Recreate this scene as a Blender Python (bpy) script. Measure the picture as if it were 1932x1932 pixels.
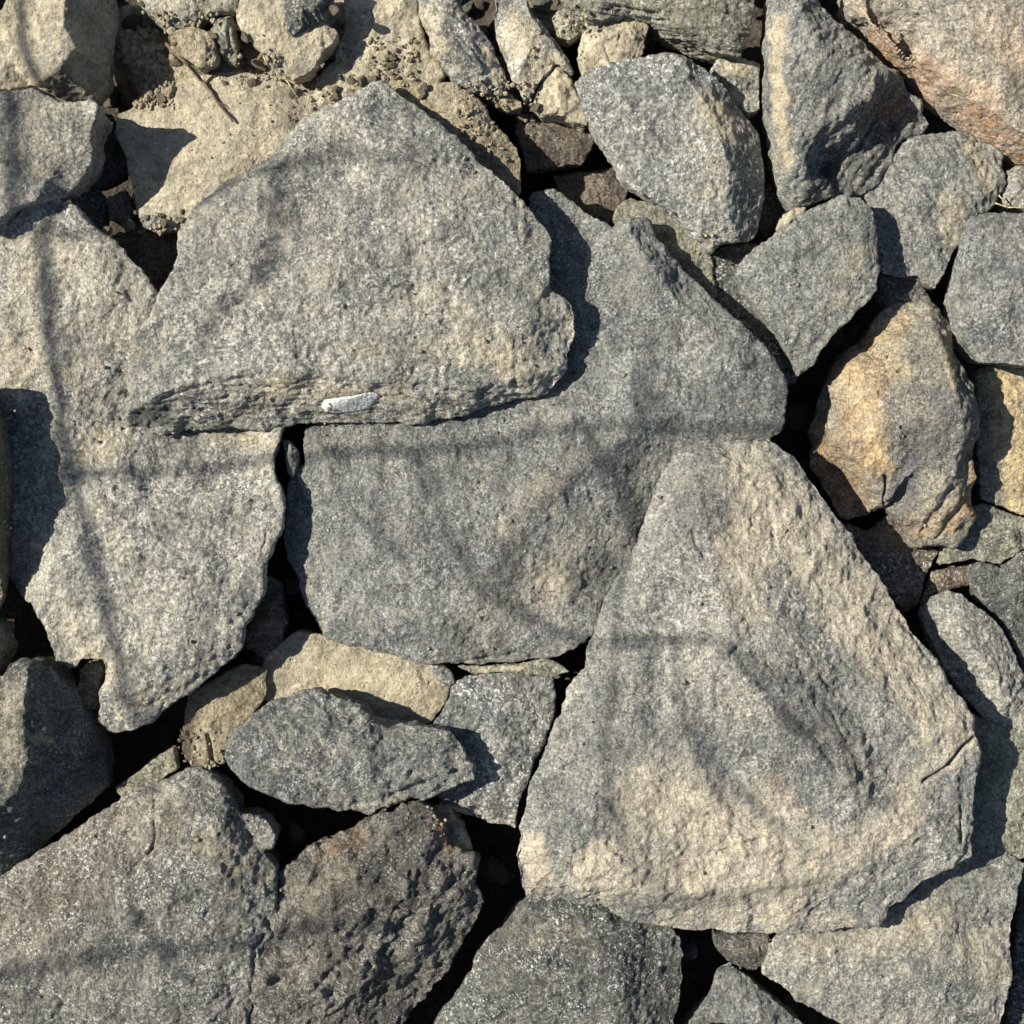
import bpy, math, random, time
import numpy as np
from mathutils import Vector, Matrix
from mathutils.geometry import delaunay_2d_cdt
T0 = time.time()
for o in list(bpy.data.objects): bpy.data.objects.remove(o)
scene = bpy.context.scene
COL = scene.collection
U = 1.0 / 1932.0          # one photograph unit in metres: the view is about one metre wide
CAMH = 2900.0             # camera height above z = 0 in the same unit

# ------------------------------------------------------------ camera, sky, sun, exposure
cam_d = bpy.data.cameras.new('camera'); cam = bpy.data.objects.new('camera', cam_d); COL.objects.link(cam)
cam.location = (0, 0, CAMH * U); cam_d.sensor_width = 36; cam_d.lens = 36 * CAMH / 1932.0
cam_d.clip_start = 0.05; cam_d.clip_end = 200
scene.camera = cam
EL = math.radians(40); AZ = math.atan2(-0.17, 1.0)        # direction the light travels over the ground
sd = Vector((math.cos(AZ) * math.cos(EL), math.sin(AZ) * math.cos(EL), -math.sin(EL)))
world = bpy.data.worlds.new('World'); scene.world = world; world.use_nodes = True
wn = world.node_tree.nodes; wl = world.node_tree.links; wn.clear()
wo = wn.new('ShaderNodeOutputWorld'); wb = wn.new('ShaderNodeBackground'); ws = wn.new('ShaderNodeTexSky')
ws.sky_type = 'NISHITA'; ws.sun_disc = False; ws.sun_elevation = EL
ws.sun_rotation = math.atan2(-sd.x, -sd.y)
wb.inputs['Strength'].default_value = 0.05
wl.new(ws.outputs[0], wb.inputs[0]); wl.new(wb.outputs[0], wo.inputs[0])
sun_d = bpy.data.lights.new('sun', 'SUN'); sun_d.energy = 4.6; sun_d.angle = math.radians(0.5); sun_d.color = (1.0, 0.95, 0.86)
sun = bpy.data.objects.new('sun', sun_d); COL.objects.link(sun)
sun.rotation_euler = sd.to_track_quat('-Z', 'Y').to_euler(); sun.location = (-3, 0.5, 3)
scene.view_settings.view_transform = 'Standard'; scene.view_settings.look = 'None'
scene.view_settings.exposure = 0.74; scene.view_settings.gamma = 1.0
scene.render.resolution_x = 1024; scene.render.resolution_y = 1024

# ------------------------------------------------------------ helpers
def W(x, y, z=0.0):
    """a point seen at photograph position x, y that lies at height z -> world units (not yet metres)"""
    k = (CAMH - z) / CAMH
    return ((x - 966.0) * k, (966.0 - y) * k, z)

def _hash(ix, iy, iz, seed):
    h = (ix.astype(np.uint32) * np.uint32(374761393)) ^ (iy.astype(np.uint32) * np.uint32(668265263)) ^ (iz.astype(np.uint32) * np.uint32(2246822519)) ^ np.uint32((seed * 3266489917) & 0xffffffff)
    h = (h ^ (h >> np.uint32(13))) * np.uint32(1274126177)
    h = (h ^ (h >> np.uint32(15))) * np.uint32(2654435761)
    return h ^ (h >> np.uint32(16))
_G = np.random.RandomState(5).normal(size=(256, 3)).astype(np.float32); _G /= np.linalg.norm(_G, axis=1)[:, None]
def noise(P, f, seed=0):
    Q = (P * np.float32(f)).astype(np.float32) + np.float32(seed * 17.31 % 97)
    I = np.floor(Q).astype(np.int64); F = (Q - I).astype(np.float32); S = F * F * F * (F * (F * 6 - 15) + 10)
    out = np.zeros(len(P), np.float32)
    for dx in (0, 1):
        wx = S[:, 0] if dx else 1 - S[:, 0]
        for dy in (0, 1):
            wy = wx * (S[:, 1] if dy else 1 - S[:, 1])
            for dz in (0, 1):
                g = _G[_hash(I[:, 0] + dx, I[:, 1] + dy, I[:, 2] + dz, seed) & np.uint32(255)]
                w = wy * (S[:, 2] if dz else 1 - S[:, 2])
                out += w * (g[:, 0] * (F[:, 0] - dx) + g[:, 1] * (F[:, 1] - dy) + g[:, 2] * (F[:, 2] - dz))
    return out * 1.5
def facet(P, f, seed=0):
    """piecewise linear noise: flat facets meeting at creases"""
    a = 0.7 + seed; R3 = Matrix.Rotation(a, 3, Vector((0.3, 0.5, 0.8)).normalized())
    Wp = np.stack([noise(P, f * 1.3, seed + 61), noise(P, f * 1.3, seed + 62), noise(P, f * 1.3, seed + 63)], 1) * (0.22 / f)
    Q = ((P + Wp) @ np.array(R3, np.float32).T * np.float32(f)).astype(np.float32) + np.float32(seed * 13.7 % 89)
    I = np.floor(Q).astype(np.int64); F = Q - I
    o = np.argsort(-F, axis=1); Fs = np.take_along_axis(F, o, 1)
    val = lambda J: (_hash(J[:, 0], J[:, 1], J[:, 2], seed + 500) & np.uint32(1023)).astype(np.float32) / 511.5 - 1
    J = I.copy(); w = [1 - Fs[:, 0], Fs[:, 0] - Fs[:, 1], Fs[:, 1] - Fs[:, 2], Fs[:, 2]]
    out = w[0] * val(J); r = np.arange(len(P))
    for k in range(3):
        J[r, o[:, k]] += 1; out = out + w[k + 1] * val(J)
    return out.astype(np.float32)
def capdist(X, Y, x1, y1, x2, y2):
    dx, dy = x2 - x1, y2 - y1; L = dx * dx + dy * dy + 1e-9
    t = np.clip(((X - x1) * dx + (Y - y1) * dy) / L, 0, 1)
    return np.hypot(X - x1 - t * dx, Y - y1 - t * dy)

def tag(o, label=None, cat=None, group=None, kind=None):
    if label: o['label'] = label
    if cat: o['category'] = cat
    if group: o['group'] = group
    if kind: o['kind'] = kind
    return o

# ------------------------------------------------------------ materials
def hash_(t): return sum((i + 3) * ord(ch) for i, ch in enumerate(t))
def mat_rock(name, dark, light, tan=(0.42, 0.36, 0.245), rust=(0.42, 0.20, 0.07), black=(0.045, 0.045, 0.04),
             dust=0.35, fleck=0.5, vein=0.35, bump=1.0, grain=1.0, warm=0.0):
    m = bpy.data.materials.new(name); m.use_nodes = True
    nt = m.node_tree; N = nt.nodes; L = nt.links; N.clear()
    def nd(t, **k):
        n = N.new(t)
        for a, b in k.items(): setattr(n, a, b)
        return n
    def nz(scale, detail=4, rough=0.55, dist=0.0, vec=None):
        n = nd('ShaderNodeTexNoise'); n.inputs['Scale'].default_value = scale; n.inputs['Detail'].default_value = detail
        n.inputs['Roughness'].default_value = rough; n.inputs['Distortion'].default_value = dist
        L.new(vec or co, n.inputs['Vector']); return n.outputs['Fac']
    def mr(s, a, b, c=0.0, d=1.0):
        n = nd('ShaderNodeMapRange'); L.new(s, n.inputs[0])
        for i, v in enumerate((a, b, c, d)): n.inputs[i + 1].default_value = v
        return n.outputs[0]
    def ma(op, a, b, clamp=False):
        n = nd('ShaderNodeMath', operation=op, use_clamp=clamp)
        for i, v in enumerate((a, b)):
            if isinstance(v, (int, float)): n.inputs[i].default_value = v
            else: L.new(v, n.inputs[i])
        return n.outputs[0]
    def mix(f, a, b, bt='MIX'):
        n = nd('ShaderNodeMix', data_type='RGBA', blend_type=bt)
        if isinstance(f, (int, float)): n.inputs[0].default_value = f
        else: L.new(f, n.inputs[0])
        for i, v in ((6, a), (7, b)):
            if isinstance(v, tuple): n.inputs[i].default_value = (*v, 1)
            else: L.new(v, n.inputs[i])
        return n.outputs[2]
    tc = nd('ShaderNodeTexCoord'); oi = nd('ShaderNodeObjectInfo')
    ad = nd('ShaderNodeVectorMath', operation='ADD'); L.new(tc.outputs['Object'], ad.inputs[0])
    sc = nd('ShaderNodeVectorMath', operation='SCALE'); cb = nd('ShaderNodeCombineXYZ')
    L.new(oi.outputs['Random'], cb.inputs[0]); L.new(oi.outputs['Random'], cb.inputs[1]); L.new(cb.outputs[0], sc.inputs[0]); sc.inputs['Scale'].default_value = 7.0
    L.new(sc.outputs[0], ad.inputs[1])
    s2 = nd('ShaderNodeVectorMath', operation='SCALE'); L.new(ad.outputs[0], s2.inputs[0]); L.new(mr(oi.outputs['Random'], 0, 1, 1.15, 0.78), s2.inputs['Scale']); co = s2.outputs[0]
    at = nd('ShaderNodeAttribute', attribute_name='tone'); sp = nd('ShaderNodeSeparateColor'); L.new(at.outputs['Color'], sp.inputs[0])
    c = mix(mr(nz(11, 5, 0.6, 0.6), 0.32, 0.68), dark, light)
    # medium mottling: lighter and darker mineral clots
    c = mix(mr(nz(60, 5, 0.72), 0.42, 0.64, 0.0, 0.95), c, mix(1.0, c, (1.55, 1.54, 1.46), 'MULTIPLY'))
    c = mix(mr(nz(150, 4, 0.7), 0.36, 0.56, 0.6, 0.0), c, mix(1.0, c, (0.58, 0.59, 0.60), 'MULTIPLY'))
    c = mix(mr(nz(34, 5, 0.68, 1.0), 0.38, 0.56, 0.75, 0.0), c, mix(1.0, c, (0.60, 0.63, 0.64), 'MULTIPLY'))
    # dark zones from the blue channel: mineral patches, and shade painted on some stones
    c = mix(ma('MULTIPLY', sp.outputs[2], 0.9), c, black)
    # rust
    rn = mr(nz(38, 5, 0.7, 0.5), 0.36, 0.62, 0.25, 1.0)
    c = mix(ma('MULTIPLY', sp.outputs[1], rn, True), c, mix(mr(nz(90, 3), 0.4, 0.65), rust, tuple(min(1, v * 1.3 + 0.03) for v in rust)))
    # pale dust and weathering film
    dn = mr(nz(22, 6, 0.7, 0.8), 0.46, 0.62, 0.0, 1.0)
    dn2 = mr(nz(170, 4, 0.75), 0.38, 0.56, 0.3, 1.0)
    film = ma('MULTIPLY', ma('MULTIPLY', dn, dust), dn2, True)
    c = mix(film, c, tuple(0.45 * a + 0.55 * b for a, b in zip(tan, (0.40, 0.385, 0.33))))
    edge = nz(48, 6, 0.75)
    patch = mr(ma('ADD', sp.outputs[0], ma('MULTIPLY', ma('SUBTRACT', edge, 0.5), 1.9)), 0.08, 0.62, 0.0, 1.0)
    patch = ma('MULTIPLY', patch, mr(nz(210, 4, 0.8), 0.36, 0.50, 0.35, 1.0), True)
    patch = ma('MULTIPLY', patch, mr(sp.outputs[0], 0.0, 0.85), True)
    c = mix(patch, c, mix(mr(nz(30, 5), 0.35, 0.65), tuple(v * 0.95 for v in tan), tuple(v * 1.28 for v in tan)))
    df = ma('MAXIMUM', film, patch)
    # web of pale hairlines
    if vein > 0:
        w = nz(26, 5, 0.62, 1.4); w = ma('ABSOLUTE', ma('SUBTRACT', w, 0.5), 0.0)
        w = mr(w, 0.0, 0.04, min(1.0, vein * 1.9), 0.0); w = ma('MULTIPLY', ma('MULTIPLY', w, mr(nz(9, 3), 0.40, 0.58)), mr(nz(240, 2), 0.35, 0.6, 0.25, 1.0))
        c = mix(w, c, (0.56, 0.53, 0.44))
    # faint streaks along the bedding
    mp = nd('ShaderNodeMapping'); L.new(co, mp.inputs[0]); mp.inputs['Rotation'].default_value = (0.2, 0.1, 0.5 + 2.2 * (hash_(name) % 10) / 10); mp.inputs['Scale'].default_value = (40, 260, 120)
    st_ = nz(1.0, 4, 0.65, 0.4, vec=mp.outputs[0]); sg = nd('ShaderNodeVectorMath', operation='SCALE'); L.new(c, sg.inputs[0]); L.new(mr(st_, 0.32, 0.68, 0.84, 1.16), sg.inputs['Scale']); c = sg.outputs[0]
    # sparse thin cracks
    ck = ma('ABSOLUTE', ma('SUBTRACT', nz(13, 6, 0.62, 0.9), 0.5), 0.0)
    ck = ma('MULTIPLY', mr(ck, 0.0, 0.0065, 1.0, 0.0), mr(nz(17, 3, 0.6), 0.52, 0.60))
    c = mix(ma('MULTIPLY', ck, 0.75), c, (0.035, 0.03, 0.024))
    # grains
    g = mr(nz(330, 3.5, 0.7), 0.33, 0.67, 1.0 - 0.58 * grain, 1.0 + 0.58 * grain)
    gs = nd('ShaderNodeMix', data_type='FLOAT'); L.new(ma('MULTIPLY', df, 0.5), gs.inputs[0]); L.new(g, gs.inputs[2]); gs.inputs[3].default_value = 1.0; g = gs.outputs[0]
    cg = nd('ShaderNodeVectorMath', operation='SCALE'); L.new(c, cg.inputs[0]); L.new(g, cg.inputs['Scale']); c = cg.outputs[0]
    fz = ma('MULTIPLY', mr(nz(34, 4, 0.7), 0.42, 0.60, 0.1, 1.0), ma('MULTIPLY', mr(df, 0.0, 1.0, 1.0, 0.35), mr(oi.outputs['Random'], 0, 1, 0.45, 1.1)))
    fl = ma('MULTIPLY', mr(ma('MAXIMUM', nz(300, 1.5, 0.5), ma('ADD', nz(520, 1.0, 0.5, 0.0), 0.0)), 0.615, 0.665, 0.0, min(1.0, fleck * 1.5)), fz)
    c = mix(fl, c, (0.76, 0.75, 0.71))  # pale mica flecks, with their glint painted in as light colour
    fk = mr(nz(520, 1, 0.5), 0.34, 0.29, 0.0, 0.75); c = mix(fk, c, (0.03, 0.03, 0.027))
    b = nd('ShaderNodeBsdfPrincipled'); L.new(c, b.inputs['Base Color'])
    L.new(mr(fl, 0, 1, 0.82, 0.38), b.inputs['Roughness']); b.inputs['Specular IOR Level'].default_value = 0.35
    h = ma('ADD', ma('MULTIPLY', nz(290, 3, 0.7), 0.58), ma('MULTIPLY', nz(85, 6, 0.74), 1.35))
    bp = nd('ShaderNodeBump'); bp.inputs['Strength'].default_value = 1.0; bp.inputs['Distance'].default_value = 0.0042 * bump
    L.new(h, bp.inputs['Height']); L.new(bp.outputs[0], b.inputs['Normal'])
    out = nd('ShaderNodeOutputMaterial'); L.new(b.outputs[0], out.inputs[0])
    return m
M = {}
def mk(k, *a, **kw): M[k] = mat_rock(k, *a, **kw)
mk('grey_stone', (0.142, 0.145, 0.130), (0.242, 0.241, 0.214), dust=0.55)
mk('bare_grey_stone', (0.158, 0.162, 0.145), (0.255, 0.254, 0.226), dust=0.35, vein=0.25)
mk('blue_grey_stone', (0.116, 0.123, 0.117), (0.206, 0.211, 0.195), dust=0.4, vein=0.2)
mk('dusty_grey_stone', (0.150, 0.152, 0.135), (0.262, 0.258, 0.222), dust=0.8, vein=0.6)
mk('pale_grey_stone', (0.19, 0.188, 0.165), (0.31, 0.298, 0.252), dust=0.7, vein=0.7)
mk('dark_stone', (0.058, 0.063, 0.058), (0.128, 0.132, 0.118), dust=0.25, vein=0.15, bump=1.3, fleck=0.6)
mk('rough_dark_stone', (0.070, 0.066, 0.056), (0.19, 0.178, 0.150), dust=0.2, vein=0.1, bump=1.8, fleck=0.55)
mk('brown_grey_stone', (0.105, 0.105, 0.092), (0.20, 0.195, 0.168), rust=(0.105, 0.080, 0.055), dust=0.35, vein=0.3, bump=1.2)
mk('craggy_stone', (0.066, 0.061, 0.052), (0.155, 0.145, 0.122), dust=0.25, vein=0.3, bump=1.5, fleck=0.6)
mk('slab_stone', (0.150, 0.152, 0.138), (0.25, 0.248, 0.222), tan=(0.44, 0.385, 0.285), dust=0.5, vein=0.5)
mk('slate_stone', (0.098, 0.106, 0.102), (0.185, 0.190, 0.176), dust=0.3, vein=0.35, bump=1.25, fleck=0.6)
mk('tan_stone', (0.33, 0.285, 0.20), (0.44, 0.385, 0.275), dust=0.6, vein=0.0, fleck=0.12, bump=0.75, grain=0.5)
mk('clod', (0.27, 0.225, 0.14), (0.42, 0.35, 0.23), dust=0.5, vein=0.0, fleck=0.1, bump=1.3, grain=0.6)
mk('green_grey_stone', (0.17, 0.17, 0.125), (0.26, 0.25, 0.18), dust=0.5, vein=0.1)
mk('brown_stone', (0.11, 0.085, 0.065), (0.19, 0.15, 0.11), dust=0.25, vein=0.0, bump=1.2)
mk('golden_stone', (0.16, 0.15, 0.125), (0.29, 0.26, 0.195), tan=(0.47, 0.37, 0.20), rust=(0.40, 0.21, 0.06), dust=0.3, vein=0.2, black=(0.10, 0.105, 0.11))
mk('rusty_stone', (0.25, 0.225, 0.175), (0.36, 0.315, 0.24), tan=(0.50, 0.38, 0.26), rust=(0.37, 0.19, 0.085), dust=0.6, vein=0.4, fleck=0.4)
mk('soil', (0.20, 0.16, 0.10), (0.36, 0.30, 0.19), dust=0.5, vein=0.0, fleck=0.08, bump=1.6, grain=0.7)
mk('deep_soil', (0.045, 0.034, 0.025), (0.09, 0.07, 0.048), dust=0.1, vein=0.0, fleck=0.05, bump=1.6, grain=0.7)  # soil colour darkened to stand in for shade in the gaps
def plain(name, col, rough=0.7, n=(200, 0.3), bump=0.0006):
    m = bpy.data.materials.new(name); m.use_nodes = True; N = m.node_tree.nodes; L = m.node_tree.links
    b = N['Principled BSDF']; t = N.new('ShaderNodeTexNoise'); t.inputs['Scale'].default_value = n[0]; t.inputs['Detail'].default_value = 4
    tc = N.new('ShaderNodeTexCoord'); L.new(tc.outputs['Object'], t.inputs['Vector'])
    r = N.new('ShaderNodeMix'); r.data_type = 'RGBA'; L.new(t.outputs['Fac'], r.inputs[0])
    r.inputs[6].default_value = (*[v * (1 - n[1]) for v in col], 1); r.inputs[7].default_value = (*[min(1, v * (1 + n[1])) for v in col], 1)
    L.new(r.outputs[2], b.inputs['Base Color']); b.inputs['Roughness'].default_value = rough
    bp = N.new('ShaderNodeBump'); bp.inputs['Distance'].default_value = bump; L.new(t.outputs['Fac'], bp.inputs['Height']); L.new(bp.outputs[0], b.inputs['Normal'])
    M[name] = m
plain('quartz', (0.66, 0.65, 0.60), 0.45, (260, 0.15), 0.002)
plain('twig', (0.12, 0.085, 0.05), 0.8); plain('straw', (0.50, 0.42, 0.26), 0.6); plain('bark', (0.10, 0.08, 0.06), 0.85)

# ------------------------------------------------------------ stone builder
HX0, HY0, HC = -1300, -1300, 4.0
HN = int(2600 / HC); HM = np.full((HN, HN), -400.0)      # height of the pile, for laying small things on it
def hm_add(V):
    ix = ((V[:, 0] - HX0) / HC).astype(int); iy = ((V[:, 1] - HY0) / HC).astype(int)
    k = (ix >= 0) & (ix < HN) & (iy >= 0) & (iy < HN)
    np.maximum.at(HM, (ix[k], iy[k]), V[k, 2])
def hm_at(x, y):
    ix = min(HN - 2, max(1, int((x - HX0) / HC))); iy = min(HN - 2, max(1, int((y - HY0) / HC)))
    return float(np.median(HM[ix - 1:ix + 2, iy - 1:iy + 2]))

def voxelise(V, F, vox):
    me = bpy.data.meshes.new('tmp'); me.from_pydata(V, [], F); me.update()
    ob = bpy.data.objects.new('tmp', me); COL.objects.link(ob)
    md = ob.modifiers.new('r', 'REMESH'); md.mode = 'VOXEL'; md.voxel_size = vox; md.adaptivity = 0
    dg = bpy.context.evaluated_depsgraph_get(); ev = ob.evaluated_get(dg)
    out = bpy.data.meshes.new_from_object(ev)
    bpy.data.objects.remove(ob); bpy.data.meshes.remove(me)
    return out
def getv(me):
    a = np.empty(len(me.vertices) * 3, np.float32); me.vertices.foreach_get('co', a); return a.reshape(-1, 3)
def setv(me, V): me.vertices.foreach_set('co', V.astype(np.float32).ravel()); me.update()
def getn(me):
    a = np.empty(len(me.vertices) * 3, np.float32); me.vertex_normals.foreach_get('vector', a); return a.reshape(-1, 3)
def smooth(me, V, it, w=0.6):
    E = np.empty(len(me.edges) * 2, np.int32); me.edges.foreach_get('vertices', E); E = E.reshape(-1, 2)
    n = len(V); deg = np.bincount(E.ravel(), minlength=n)[:, None]
    for _ in range(it):
        A = np.stack([np.bincount(E[:, 0], V[E[:, 1], k], n) + np.bincount(E[:, 1], V[E[:, 0], k], n) for k in range(3)], 1)
        V = V * (1 - w) + w * A / np.maximum(deg, 1)
    return V.astype(np.float32)

SEED = [0]
def finish(name, me, V, mat, tone, parent=None, origin=None):
    V = V * U
    if origin is None: origin = Vector((float(V[:, 0].mean()), float(V[:, 1].mean()), float(V[:, 2].min())))
    setv(me, V - np.array(origin, np.float32))
    a = me.color_attributes.new('tone', 'FLOAT_COLOR', 'POINT')
    c = np.ones((len(V), 4), np.float32); c[:, :3] = tone; a.data.foreach_set('color', c.ravel())
    me.materials.clear(); me.materials.append(M[mat]); me.shade_smooth(); me.name = name
    o = bpy.data.objects.new(name, me); COL.objects.link(o); o.location = origin
    if parent: o.parent = parent; o.location = Vector(origin) - parent.location
    return o

def stone(outline, z, zb, mat, label, inner=(), name='stone', cat='stone', group=None, creases=(), grooves=(), tone=(),
          vox=2.8, sm=2, big=7.0, med=4.0, fine=1.9, fol=None, side=0.94, rough=(), flake=1.8, fac=1.0):
    """outline: x,y[,z] as seen; the top runs through rim, inner points and crease lines; zb: underside"""
    SEED[0] += 1; sd_ = SEED[0]
    P = [W(p[0], p[1], p[2] if len(p) > 2 else z) for p in outline]
    n = len(P); Q = list(P); E = [(i, (i + 1) % n) for i in range(n)]
    for p in inner: Q.append(W(*p))
    for cr in creases:
        k0 = len(Q)
        for p in cr: Q.append(W(*p))
        E += [(k0 + i, k0 + i + 1) for i in range(len(cr) - 1)]
    r = delaunay_2d_cdt([Vector((p[0], p[1])) for p in Q], E, [list(range(n))], 1, 1e-4)
    vs, faces, ov = r[0], r[2], r[3]
    Z = []
    Qa = np.array([q[:2] for q in Q])
    for i, v in enumerate(vs):
        if ov[i]: Z.append(Q[ov[i][0]][2])
        else:
            d = np.hypot(Qa[:, 0] - v.x, Qa[:, 1] - v.y); j = np.argsort(d)[:2]; w = 1 / (d[j] + 1e-3)
            Z.append(float((np.array([Q[k][2] for k in j]) * w).sum() / w.sum()))
    cx = sum(p[0] for p in P) / n; cy = sum(p[1] for p in P) / n
    top = [(v.x, v.y, Z[i]) for i, v in enumerate(vs)]
    zb_ = lambda zz: min(zb, zz - 6)
    bot = [(cx + (v.x - cx) * side, cy + (v.y - cy) * side, zb_(Z[i])) for i, v in enumerate(vs)]
    # boundary edges
    cnt = {}
    for f in faces:
        for i in range(len(f)):
            e = (f[i], f[(i + 1) % len(f)]); cnt[e] = 1
    F = [tuple(f) for f in faces]; m = len(top); F += [tuple(m + i for i in reversed(f)) for f in faces]
    for (a, b) in cnt:
        if (b, a) not in cnt: F.append((b, a, m + a, m + b))
    me = voxelise(top + bot, F, vox)
    V = smooth(me, getv(me), sm)
    setv(me, V); Nn = getn(me)
    D = np.zeros(len(V), np.float32)
    if big: D += fac * (0.95 * big * facet(V, 1 / 105., sd_) + 0.50 * big * facet(V, 1 / 46., sd_ + 50) + 0.26 * big * facet(V, 1 / 20., sd_ + 51)) + 0.4 * big * noise(V, 1 / 150., sd_)
    if med:
        D += 0.55 * med * noise(V, 1 / 38., sd_ + 7); D += 0.8 * med * (0.35 - np.abs(noise(V, 1 / 24., sd_ + 9)) * 1.6) * np.clip(noise(V, 1 / 120., sd_ + 3) + 0.6, 0, 1.3)
    if fine: D += fine * noise(V, 1 / 11., sd_ + 11) + fine * 0.6 * noise(V, 1 / 6., sd_ + 12)
    if fol:
        ax, f1, f2, amp = fol; ax = Vector(ax).normalized(); t1 = ax.orthogonal().normalized(); t2 = ax.cross(t1)
        B = np.array([ax * f1, t1 * f2, t2 * f2], np.float32); Qf = V @ B.T
        s = noise(Qf, 1.0, sd_ + 20); s2 = noise(Qf, 2.3, sd_ + 21)
        D += amp * (np.tanh(s * 3.0) * 0.7 + s2 * 0.8)
    if flake:
        D += flake * np.tanh(6 * noise(V, 1 / 75., sd_ + 31)) * np.clip(noise(V, 1 / 110., sd_ + 32) + 0.7, 0, 1.2) + 0.7 * flake * np.tanh(7 * noise(V, 1 / 30., sd_ + 33)) * np.clip(noise(V, 1 / 90., sd_ + 34) + 0.3, 0, 1)
        pit = noise(V, 1 / 8., sd_ + 35); D -= 2.2 * np.clip(pit - 0.38, 0, 1) * 3
    for (x1, y1, x2, y2, rr, amp, an, asp) in rough:      # torn, ridged zones
        kk = (CAMH - V[:, 2]) / CAMH; qx = V[:, 0] / kk + 966; qy = 966 - V[:, 1] / kk
        wq = noise(V, 1 / 40., 77) * 14
        m_ = np.clip(1.5 - (capdist(qx + wq, qy - wq, x1, y1, x2, y2)) / rr, 0, 1)
        c_, s_ = math.cos(math.radians(an)), math.sin(math.radians(an))
        Qr = np.stack([(V[:, 0] * c_ + V[:, 1] * s_) / asp, -V[:, 0] * s_ + V[:, 1] * c_, V[:, 2] * 0.7], 1)
        rn = facet(Qr, 1 / 34., sd_ + 41); rn2 = facet(Qr, 1 / 13., sd_ + 42); rn3 = np.tanh(5 * noise(Qr, 1 / 22., sd_ + 43))
        D += m_ * amp * (1.25 * rn + 0.5 * rn2 + 0.35 * rn3)
    V = V + Nn * D[:, None]
    X, Y = V[:, 0], V[:, 1]
    k = (CAMH - V[:, 2]) / CAMH; PX = X / k + 966; PY = 966 - Y / k
    wob = np.stack([PX, PY, V[:, 2]], 1)
    wx = noise(wob, 1 / 30., 91) * 12; wy = noise(wob, 1 / 30., 92) * 12
    topm = np.clip((Nn[:, 2] - 0.1) * 2.5, 0, 1)
    for (x1, y1, x2, y2, w, dep) in grooves:
        d = capdist(PX + wx * 0.5, PY + wy * 0.5, x1, y1, x2, y2)
        V[:, 2] -= dep * np.exp(-(d / w) ** 2) * topm
    T = np.zeros((len(V), 3), np.float32)
    for t in tone:
        ch, x1, y1, x2, y2, rr, w = t
        d = capdist(PX + wx * 1.6, PY + wy * 1.6, x1, y1, x2, y2)
        T[:, 'drb'.index(ch)] += w * np.clip(1.25 - d / rr, 0, 1)
    T = np.clip(T, 0, 1)
    if not name.startswith('_'): hm_add(V)
    o = finish(name, me, V, mat, T)
    tag(o, label, cat, group or 'stones of the rubble pile')
    return o

# ------------------------------------------------------------ ground: one sheet, dense under the view, out to the horizon
def axis():
    a = list(np.arange(-1250, 1251, 7.0)); s = 14.0; x = 1250.0
    out = []
    while x < 60000: x += s; s *= 1.28; out.append(x)
    return np.array([-v for v in reversed(out)] + a + out)
ax = axis(); n_ = len(ax); gx, gy = np.meshgrid(ax, ax, indexing='ij')
GV = np.stack([gx.ravel(), gy.ravel(), np.zeros(n_ * n_)], 1).astype(np.float32)
px = GV[:, 0] + 966; py = 966 - GV[:, 1]
h = np.full(len(GV), -185.0, np.float32)
far = np.clip((np.maximum(np.abs(GV[:, 0]), np.abs(GV[:, 1])) - 1100) / 500, 0, 1)
h += 90 * far
for (x1, y1, x2, y2, r, zz) in [(250, 60, 330, 190, 60, -8), (330, 100, 520, 150, 60, -14), (470, 110, 620, 180, 40, -20), (650, 40, 760, 120, 70, -16),
                                (230, 20, 330, 20, 30, -40), (520, 1260, 760, 1300, 70, -60), (900, 120, 1100, 200, 60, -60), (1000, 0, 1230, 20, 60, -60)]:
    d = capdist(px, py, x1, y1, x2, y2); w = np.clip(1.6 - d / r, 0, 1); w = w * w * (3 - 2 * w)
    h = h * (1 - w) + zz * w
near = np.abs(GV[:, 0]) < 2500
h += 10 * noise(GV, 1 / 160., 301) + 5 * noise(GV, 1 / 45., 302) + 3.0 * np.abs(noise(GV, 1 / 16., 303)) + 1.5 * noise(GV, 1 / 9., 304)
GV[:, 2] = h
idx = np.arange(n_ * n_).reshape(n_, n_)
GF = np.stack([idx[:-1, :-1], idx[1:, :-1], idx[1:, 1:], idx[:-1, 1:]], -1).reshape(-1, 4)
gm = bpy.data.meshes.new('ground')
gm.vertices.add(len(GV)); gm.loops.add(GF.size); gm.polygons.add(len(GF))
gm.vertices.foreach_set('co', GV.ravel()); gm.loops.foreach_set('vertex_index', GF.ravel().astype(np.int32))
gm.polygons.foreach_set('loop_start', np.arange(0, GF.size, 4, dtype=np.int32)); gm.update(calc_edges=True); gm.validate()
hm_add(GV)
for _x in np.arange(-1290, 1290, HC):       # fill the cells between ground vertices
    pass
ix_ = np.arange(HN); 
_gz = np.interp(HX0 + ix_ * HC, ax, np.arange(n_)).round().astype(int)
HM = np.maximum(HM, h.reshape(n_, n_)[np.ix_(_gz, _gz)] - 3)
g = finish('ground', gm, GV, 'deep_soil', np.stack([np.clip((h + 80) / 40, 0, 1), 0 * h, 0 * h], 1), origin=Vector((0, 0, 0)))  # tan fades out with depth, putting gap shade into the ground colour
g['kind'] = 'structure'

# ------------------------------------------------------------ the stones (positions read off the photograph)
S = stone
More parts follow.
